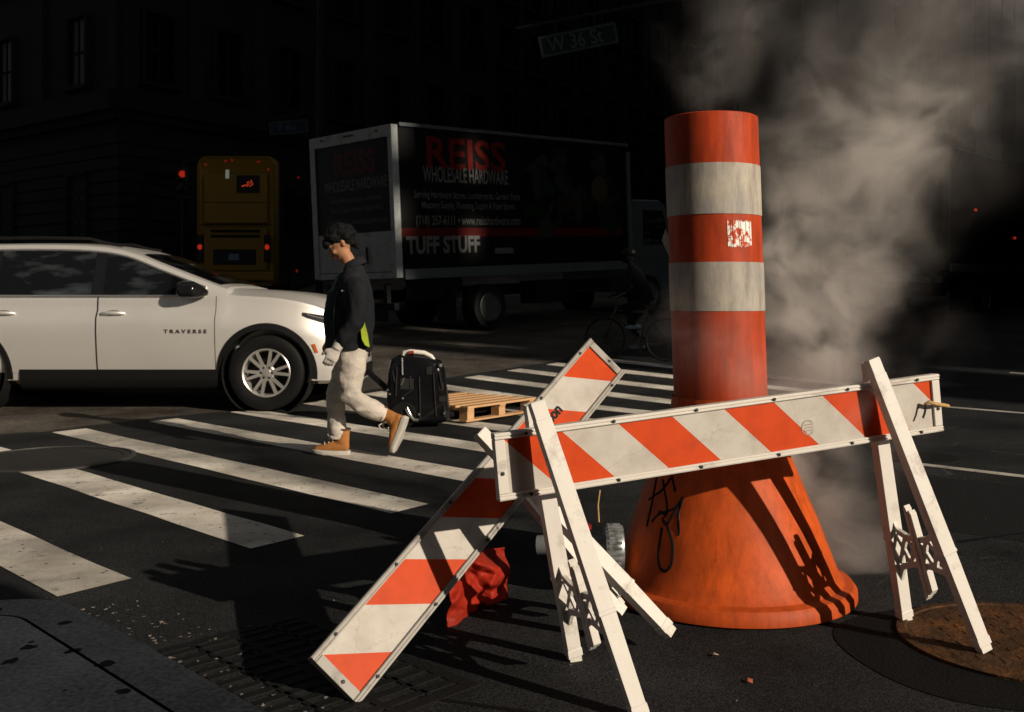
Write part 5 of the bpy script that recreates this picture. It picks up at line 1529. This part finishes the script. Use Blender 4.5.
mb.tube([(-.18, -.09, .90), (.12, -.11, .60), (-.05, -.12, .24)], [.09, .065, .042], 12); mb.tube([(-.18, .09, .90), (.16, .11, .84), (-.04, .12, .55)], [.09, .065, .042], 12)
me = organic(mb, .012, 3); link('body', me, pm('rider_dark_clothes', (.0016, .0016, .002), .95), rid, 70)
HELM = pm('helmet_dark', (.003, .003, .003), .5)
mb = MB(); mb.sphere((.10, 0, 1.69), (.125, .10, .085), 14); link('helmet', organic(mb, .012, 2), HELM, rid, 70)
for y, x, z in ((-.12, -.03, .165), (.12, -.04, .49)):
    mb = MB(); mb.tube([(x - .08, y, z + .05), (x, y, z + .05), (x + .09, y, z + .035), (x + .16, y, z + .03)], [(.03, .035), (.045, .04), (.035, .045), (.015, .03)], 12)
    link('shoe', organic(mb, .01, 2), pm('pale_blue_shoe', (.12, .16, .20), .6), rid, 70)
# ------------------------------------------------------------------ street signs and signals
POLE = pm('dark_pole', (.006, .007, .0065), .6, metal=.2)
SIGNG = pm('sign_green', (.001, .006, .006), .5)
SIGNB = pm('sign_blue', (.002, .007, .022), .5)
SIGNT = pm('sign_legend', (.035, .04, .04), .5)
SIGNE = pm('sign_edge', (.022, .03, .03), .5)
sd = 17.5
pb = Vector((3.75, sd + .3, gz(sd)))
mast = thing('signal_mast', 'dark mast arm pole carrying the W 36 St sign above the truck', 'signal pole', loc=pb)
arm0 = P(540, 23, sd) - pb; arm1 = P(620, 7, sd) - pb
slope = (arm1 - arm0)
top = arm0 + slope * ((0 - arm0.x) / slope.x)
mb = MB(); mb.tube([(0, .3, -.05), (0, .3, 1.2), (0, .3, top.z + .3)], [.13, .11, .075], 16); mb.lathe([(.22, 0), (.22, .08), (.16, .3), (.12, .34)], 16, Matrix.Translation((0, .3, 0))); mb.build('pole', POLE, mast, smooth=40)
mb = MB(); mb.tube([top + Vector((0, .3, 0)), arm0 + (arm1 - arm0) * -.3 + Vector((0, .05, 0))], [.05, .03], 10); mb.build('arm', POLE, mast, smooth=50)
def sign(name, label, c00, c10, c01, d, board_, legend, size, n=(0, -1, 0), sx=.8):
    """c00 lower-left, c10 lower-right, c01 upper-left photo corners"""
    o = P(*c00, d); x = P(*c10, d) - o; z = P(*c01, d) - o; w_, h_ = x.length, z.length
    x.normalize(); z = (z - x * z.dot(x)).normalized(); y = z.cross(x)
    M = frame(o, x, y, z); s_ = thing(name, label, 'street sign', M=M)
    mb = MB(); mb.box((w_ / 2, 0, h_ / 2), (w_ - .03, .02, h_ - .03)); mb.build('panel', board_, s_)
    mb = MB()
    for p, q in (((w_ / 2, 0, .02), (w_, .03, .04)), ((w_ / 2, 0, h_ - .02), (w_, .03, .04)), ((.02, 0, h_ / 2), (.04, .03, h_ - .09)), ((w_ - .02, 0, h_ / 2), (.04, .03, h_ - .09))): mb.box(p, q)
    mb.build('border', SIGNE, s_)
    text('lettering', legend, size, frame((w_ * .46, -.0125, h_ * .47), (1, 0, 0), (0, 0, 1), (0, -1, 0)), SIGNT, s_, sx=sx, bold=.004)
    mb = MB()
    for k in (.25, .75): mb.bar((w_ * k, .02, h_ - .03), (w_ * k, .03, h_ + .24), .03, .02)
    mb.build('hanger', POLE, s_)
    return s_
sign('street_sign', 'green W 36 St sign hanging below the mast arm', (542, 58), (619, 42.5), (542, 37), sd, SIGNG, 'W 36 St', .36)
ps = Vector((P(318, 298, 30).x, 30, gz(30)))
pole2 = thing('street_pole', 'dark lamp pole between the coach bus and the box truck', 'pole', loc=ps)
mb = MB(); mb.tube([(0, .2, 0), (0, .2, 9.5)], [.11, .06], 12); mb.build('shaft', POLE, pole2, smooth=50)
mb = MB(); a_ = P(308, 112, 30) - ps; b_ = P(262, 120, 30) - ps; mb.tube([(0, .2, a_.z - .05), a_ + Vector((0, .15, 0)), b_ + Vector((0, .12, 0))], .035, 8); mb.build('arm', POLE, pole2, smooth=50)
sign('street_sign', 'small blue 7 Av sign hanging above the coach bus', (270, 135.5), (308, 132), (270, 122.5), 30, SIGNB, '7 Av', .30, sx=1.0)


def signal(label, base, h, facing, arm=None, heads=1, lit=None, group=None):
    """signal pole; heads hang on a short arm; facing = direction the lenses look"""
    f = Vector(facing).normalized(); s_ = Vector((-f.y, f.x, 0))
    t = thing('traffic_signal', label, 'traffic light', M=frame(base, s_, -f, (0, 0, 1)))
    ROOTM = ROOT[t.name]
    mb = MB(); mb.tube([(0, 0, 0), (0, 0, h + .3)], [.09, .06], 14); mb.lathe([(.17, 0), (.17, .1), (.11, .32), (.09, .34)], 14); mb.build('pole', POLE, t, smooth=45)
    ax = arm or .0
    if ax:
        mb = MB(); mb.tube([(0, 0, h + .1), (ax, 0, h + .2)], [.045, .035], 10); mb.build('arm', POLE, t, smooth=45)
    hx = ax; hy = 0 if ax else -.22
    mb = MB(); mb.box((hx, hy, h - .45), (.34, .2, 1.05)); 
    if not ax: mb.box((0, -.1, h), (.05, .2, .05)); mb.box((0, -.1, h - .9), (.05, .2, .05))
    hd_ = mb.build('signal_head', pm('signal_housing', (.02, .022, .018), .5), t, bevel=.02)
    for k in range(3):
        z = h - .12 - .33 * k
        W = frame((hx, hy - .10, z), (1, 0, 0), (0, 0, 1), (0, -1, 0))
        mb = MB(); mb.lathe([(.115, 0), (.1, .02), (0, .03)], 20, W)
        c = [(.12, .01, .008), (.12, .07, .01), (.01, .08, .04)][k]
        m_ = REDLAMP if (lit == k) else pm('signal_lens_%d' % k, c, .3)
        mb.build('lens', m_, hd_, smooth=50)
        mb = MB(); vs = []; fs = []
        for j in range(15):
            a = R(-30 + 240 * j / 14)
            for dep in (0, .24): vs.append(W @ Vector((.135 * math.cos(a), .135 * math.sin(a), dep)))
        for j in range(14): fs.append((2 * j, 2 * j + 1, 2 * j + 3, 2 * j + 2))
        v_ = mb.add(vs, fs).build('visor', POLE, hd_, smooth=60); v_.modifiers.new('t', 'SOLIDIFY').thickness = .006
    return t


b_ = P(184, 300, 34); b_.z = gz(34) + .1
signal('traffic light glowing red between the corner building and the coach bus', Vector((b_.x, 34, gz(34) - .02)), 4.05, (.15, -1, 0), lit=0)
# ------------------------------------------------------------------ buildings
GLASSB = pm('window_dark', (.002, .0022, .0025), .4, spec=.08)


def building(label, a0, a1, b0, b1, h, mat, trim, cols, floors, z0=1.5, win=(1.5, 2.4), base_h=None, sides=('front',), group='buildings along the dark streets', cols_side=3, fh=3.9, rust=False):
    o = AB(a0, b0); L_, D_ = a1 - a0, b1 - b0
    t = thing('building', label, 'building', M=Matrix.Translation(o) @ Matrix.Rotation(GRID, 4, 'Z'), group=group)
    mb = MB(); mb.box((L_ / 2, D_ / 2, h / 2 - .5), (L_, D_, h + 1)); mb.build('wall', mat, t)
    bh = base_h or z0 + fh
    def courses(side):
        mb = MB(); n = L_ if side == 'front' else D_
        def put(u0, u1, z, dz, out):
            if side == 'front': mb.box(((u0 + u1) / 2, -out / 2 + .01, z), (u1 - u0, out, dz))
            else: mb.box((-out / 2 + .01, (u0 + u1) / 2, z), (out, u1 - u0, dz))
        put(-.3 if side == 'front' else 0, n, bh, .7, .55); put(-.18 if side == 'front' else 0, n, bh - .5, .4, .3); put(-.1 if side == 'front' else 0, n, bh + .45, .3, .18)
        mb.build('cornice', trim, t)
        mb = MB(); put(0, n, z0 - .9, .35, .2); mb.build('plinth_course', trim, t)
        mb = MB(); put(0, n, h - .4, .8, .8); mb.build('top_cornice', trim, t)
        if rust:
            mb = MB(); z = z0 - .4
            while z < bh - .9:
                k = 0; u = -.05 if side == 'front' else 0.02
                put(u, n, z, .42, .10)
                z += .5
            mb.build('rusticated_course', mat, t)
    for side in sides:
        courses(side)
        n = L_ if side == 'front' else D_; nc = cols if side == 'front' else cols_side
        sp = n / nc
        mbp = MB()
        for c in range(nc + 1):
            u = min(n - .35, max(.35, c * sp))
            if side == 'front': mbp.box((u, -.08, (bh + h) / 2), (.7, .22, h - bh - 1))
            else: mbp.box((-.08, u, (bh + h) / 2), (.22, .7, h - bh - 1))
        mbp.build('pilaster', mat, t)
        for f_ in range(floors):
            z = (z0 + .4 if f_ == 0 else bh + .9 + (f_ - 1) * fh) + win[1] / 2
            for c in range(nc):
                u = (c + .5) * sp; w_, h_ = win
                mb = MB(); fw = .16
                def bx(du, dz, ww, hh, out):
                    if side == 'front': mb.box((u + du, -out / 2 + .02, z + dz), (ww, out, hh))
                    else: mb.box((-out / 2 + .02, u + du, z + dz), (out, ww, hh))
                bx(-w_ / 2, 0, fw, h_ + fw, .22); bx(w_ / 2, 0, fw, h_ + fw, .22); bx(0, h_ / 2 + .04, w_ - fw, fw, .26); bx(0, -h_ / 2 - .03, w_ + .5, fw, .34); bx(0, 0, w_ - fw, .08, .10); bx(0, 0, .07, h_ - .1, .08)
                wn = mb.build('window', trim, t)
                mb = MB(); y_ = -.028
                if side == 'front': mb.add([(u - w_ / 2, y_, z - h_ / 2), (u + w_ / 2, y_, z - h_ / 2), (u + w_ / 2, y_, z + h_ / 2), (u - w_ / 2, y_, z + h_ / 2)], [(0, 1, 2, 3)])
                else: mb.add([(y_, u - w_ / 2, z - h_ / 2), (y_, u + w_ / 2, z - h_ / 2), (y_, u + w_ / 2, z + h_ / 2), (y_, u - w_ / 2, z + h_ / 2)], [(0, 1, 2, 3)])
                mb.build('pane', GLASSB, wn)
    return t


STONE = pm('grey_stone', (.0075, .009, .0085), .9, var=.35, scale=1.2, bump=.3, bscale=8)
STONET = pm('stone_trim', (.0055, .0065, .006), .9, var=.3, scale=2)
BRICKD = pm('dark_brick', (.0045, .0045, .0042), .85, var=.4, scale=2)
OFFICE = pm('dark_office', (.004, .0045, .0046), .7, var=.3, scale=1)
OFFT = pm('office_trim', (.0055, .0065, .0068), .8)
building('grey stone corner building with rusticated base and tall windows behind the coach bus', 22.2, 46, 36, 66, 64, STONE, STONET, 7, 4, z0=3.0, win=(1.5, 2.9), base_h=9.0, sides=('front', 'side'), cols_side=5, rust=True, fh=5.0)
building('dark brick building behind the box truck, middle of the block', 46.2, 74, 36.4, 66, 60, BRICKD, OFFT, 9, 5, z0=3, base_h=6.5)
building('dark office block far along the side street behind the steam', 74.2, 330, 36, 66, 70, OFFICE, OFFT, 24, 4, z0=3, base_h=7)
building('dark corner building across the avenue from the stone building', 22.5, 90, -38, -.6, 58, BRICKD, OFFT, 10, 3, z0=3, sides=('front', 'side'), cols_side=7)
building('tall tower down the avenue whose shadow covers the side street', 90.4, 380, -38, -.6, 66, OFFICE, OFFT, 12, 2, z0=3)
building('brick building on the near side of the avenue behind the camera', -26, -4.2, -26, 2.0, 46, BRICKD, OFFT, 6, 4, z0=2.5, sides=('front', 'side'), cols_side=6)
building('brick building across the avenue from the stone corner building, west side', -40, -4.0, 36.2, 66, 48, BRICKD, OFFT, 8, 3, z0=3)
# tower added out of view: its edge casts the shade line on the street
e0 = Vector((7.8, 9.4, 0)) + SUN_AZ * 42
perp = Vector((-SUN_AZ.y, SUN_AZ.x, 0))
t = thing('building', 'dark tower out of view, added to cast the shade line on the street', 'building', M=frame(e0, perp, -SUN_AZ, (0, 0, 1)))
mb = MB(); mb.box((24.05, -14, 27), (41.3, 28, 56)); mb.build('wall', OFFICE, t)
for x0_, x1_ in ((0, .95), (1.40, 2.92), (3.30, 3.42)):  # piers added with slits between them, to dapple the truck with sun
    mb = MB(); mb.box(((x0_ + x1_) / 2, -.3, 27), (x1_ - x0_, .6, 56)); mb.build('dapple_pier', OFFICE, t)
for j in range(-16, 19):
    for x0_, x1_, zc in ((.95, 1.40, 24.7), (2.92, 3.30, 24.3)):  # bands added to break each slit of sun into patches
        mb = MB(); mb.box(((x0_ + x1_) / 2, -.2, zc + 1.6 * j), (x1_ - x0_ + .02, .3, .85)); mb.build('dapple_band', OFFICE, t)
mb = MB(); mb.box((22, .1, 54), (44.4, .6, 1.2)); mb.build('top_cornice', OFFT, t)
mb = MB(); mb.box((22, .1, 6), (44.2, .4, .6)); mb.build('cornice', OFFT, t)
for i in range(10):
    for j in range(3):
        mb = MB(); mb.box((2.4 + 4.3 * i, .02, 9 + 6 * j), (1.9, .12, 3.2)); wn = mb.build('window', OFFT, t); mb = MB(); mb.box((2.4 + 4.3 * i, .09, 9 + 6 * j), (1.5, .04, 2.8)); mb.build('pane', GLASSB, wn)
# kiosk out of view behind the camera, added to shade the near pavement
nk = thing('shade_kiosk', 'green metal kiosk out of view, added to shade the near pavement', 'shade_kiosk', M=frame(KB(-.95, -7.0, ZT), KB(1, 0), KB(0, 1), (0, 0, 1)))
NG = pm('kiosk_green', (.02, .05, .035), .5)
mb = MB(); mb.box((1.15, 1.6, 1.55), (2.3, 3.2, 2.85)); mb.build('kiosk_wall', NG, nk, bevel=.03)
mb = MB(); mb.box((1.5, 1.6, 3.06), (3.3, 3.8, .16)); mb.build('roof', NG, nk, bevel=.03)
mb = MB(); mb.box((2.32, 1.6, 1.9), (.06, 2.6, 1.1)); mb.build('counter_opening', SEAM, nk)
mb = MB(); mb.box((2.45, 1.6, 1.28), (.36, 2.7, .06)); mb.build('shelf', STONET, nk)

# ------------------------------------------------------------------ steam
def steam_mat(name, caps, dens, nscale, lo, hi, seed, warp=.5, col=(.95, .905, .86), aniso=.15):
    """density = soft capsules x fractal noise; caps = (p0, p1, r0, r1, weight)"""
    m = bpy.data.materials.new(name); m.use_nodes = True; N = m.node_tree.nodes; L = m.node_tree.links; N.clear()
    out = N.new('ShaderNodeOutputMaterial'); pv = N.new('ShaderNodeVolumePrincipled'); L.new(pv.outputs[0], out.inputs['Volume'])
    pv.inputs['Color'].default_value = (*col, 1); pv.inputs['Anisotropy'].default_value = aniso
    ge = N.new('ShaderNodeNewGeometry')
    def math_(op, a, b=None, c=None, clamp=False):
        q = N.new('ShaderNodeMath'); q.operation = op; q.use_clamp = clamp
        for i, x in enumerate((a, b, c)):
            if x is None: continue
            if isinstance(x, (int, float)): q.inputs[i].default_value = x
            else: L.new(x, q.inputs[i])
        return q.outputs[0]
    def vec_(op, a, b, out_=0):
        q = N.new('ShaderNodeVectorMath'); q.operation = op
        for i, x in enumerate((a, b)):
            if isinstance(x, (tuple, Vector)): q.inputs[i].default_value = tuple(x)
            else: L.new(x, q.inputs[i])
        return q.outputs[out_]
    wn = N.new('ShaderNodeTexNoise'); wn.inputs['Scale'].default_value = nscale * .55; wn.inputs['Detail'].default_value = 2
    of = vec_('ADD', ge.outputs['Position'], Vector((seed, seed * .37, seed * 1.7))); L.new(of, wn.inputs['Vector'])
    wv_ = vec_('SUBTRACT', wn.outputs['Color'], Vector((.5, .5, .5)))
    sc_ = N.new('ShaderNodeVectorMath'); sc_.operation = 'SCALE'; sc_.inputs['Scale'].default_value = warp; L.new(wv_, sc_.inputs[0])
    pos = vec_('ADD', ge.outputs['Position'], sc_.outputs[0])
    total = None
    for p0, p1, r0, r1, wt in caps:
        p0, p1 = Vector(p0), Vector(p1); d = p1 - p0
        rel = vec_('SUBTRACT', pos, p0)
        tt = math_('DIVIDE', vec_('DOT_PRODUCT', rel, d, 1), d.length_squared, clamp=True)
        sc2 = N.new('ShaderNodeVectorMath'); sc2.operation = 'SCALE'; sc2.inputs[0].default_value = tuple(d); L.new(tt, sc2.inputs['Scale'])
        dist = vec_('LENGTH', vec_('SUBTRACT', rel, sc2.outputs[0]), Vector((0, 0, 0)), 1)
        r = math_('MULTIPLY_ADD', tt, r1 - r0, r0)
        g = math_('SUBTRACT', 1.0, math_('DIVIDE', dist, r), clamp=True)
        g = math_('MULTIPLY', math_('MULTIPLY', g, g), wt)
        # thinner as it widens
        g = math_('MULTIPLY', g, math_('DIVIDE', r0, r))
        total = g if total is None else math_('ADD', total, g)
    n1 = N.new('ShaderNodeTexNoise'); n1.inputs['Scale'].default_value = nscale; n1.inputs['Detail'].default_value = 7; n1.inputs['Roughness'].default_value = .62; n1.inputs['Distortion'].default_value = .35
    L.new(vec_('ADD', pos, Vector((seed * 2, seed, seed))), n1.inputs['Vector'])
    mr = N.new('ShaderNodeMapRange'); mr.interpolation_type = 'SMOOTHSTEP'; mr.inputs[1].default_value = lo; mr.inputs[2].default_value = hi; L.new(n1.outputs['Fac'], mr.inputs[0])
    L.new(math_('MULTIPLY', math_('MULTIPLY', total, mr.outputs[0]), dens), pv.inputs['Density'])
    return m


def plume(name, label, path, radii, mat):
    """hull of the steam: swept tube with swelling radius"""
    mb = MB(); pts = [Vector(p) for p in path]
    mb.tube(pts, radii, 20)
    o = mb.build(name, mat); tag(o, label, 'steam', kind='stuff'); return o


s0, s1, s2, s3, s4 = P(822, 560, 4.30), P(806, 420, 4.42), P(806, 280, 4.5), P(866, 150, 4.6), P(990, -20, 4.75)
s0.z = .05
caps = [(s0, s1, .28, .34, 2.6), (s1, s2, .36, .50, 4.6), (s2, s3, .52, .66, 2.3), (s3, s4, .68, 1.0, .75), (P(785, 330, 4.5), P(840, 230, 4.55), .32, .48, 1.4)]
STEAM = steam_mat('steam_vapour', caps, 2.15, 3.6, .40, .70, 3.1, warp=.5)
plume('steam', 'thick steam plume rising behind the striped pipe', [s0 + Vector((0, 0, -.04)), s0.lerp(s1, .5), s1, s1.lerp(s2, .5), s2, s2.lerp(s3, .5), s3, s3.lerp(s4, .5), s4, s4 + (s4 - s3) * .4], [.30, .36, .42, .55, .72, .88, 1.05, 1.22, 1.35, 1.4], STEAM)
w0, w1, w2 = P(712, 112, 4.10), P(722, 40, 4.12), P(800, -60, 4.25)
w0.z = 1.93
STEAM2 = steam_mat('pipe_steam', [(w0, w1, .20, .32, 1.0), (w1, w2, .36, .62, .7)], 1.8, 4.2, .38, .70, 8.3, warp=.3)
plume('steam', 'thin steam wisp drifting out of the pipe mouth', [w0 + Vector((0, 0, -.03)), w0.lerp(w1, .5), w1, w1.lerp(w2, .5), w2], [.165, .30, .42, .58, .7], STEAM2)
f0, f1 = P(800, 420, 3.78), P(700, 330, 3.72)
STEAM3 = steam_mat('low_steam', [(f0, f1, .24, .26, 1.0), (P(885, 470, 3.95), P(915, 345, 3.95), .16, .24, .40), (P(838, 440, 3.36), P(852, 385, 3.36), .13, .14, 1.6)], 2.6, 4.0, .40, .70, 5.7, warp=.3)
plume('steam', 'faint steam curling in front of the pipe above the striped board', [f0 + (f0 - f1) * .5, f0, f0.lerp(f1, .5), f1, f1 + (f1 - f0) * .5], [.12, .25, .28, .26, .12], STEAM3)
h0, h1 = P(832, 455, 3.36), P(856, 375, 3.36)
plume('steam', 'thin steam veil across the upright striped board near its roped end', [h0, h0.lerp(h1, .3), h0.lerp(h1, .7), h1], [.05, .12, .13, .05], STEAM3)
g0, g1 = P(880, 520, 4.0), P(935, 330, 4.05)
plume('steam', 'small steam wisps around the barricade leg on the rusty cover', [g0 + (g0 - g1) * .2, g0, g0.lerp(g1, .5), g1, g1 + (g1 - g0) * .25], [.08, .2, .28, .3, .12], STEAM3)
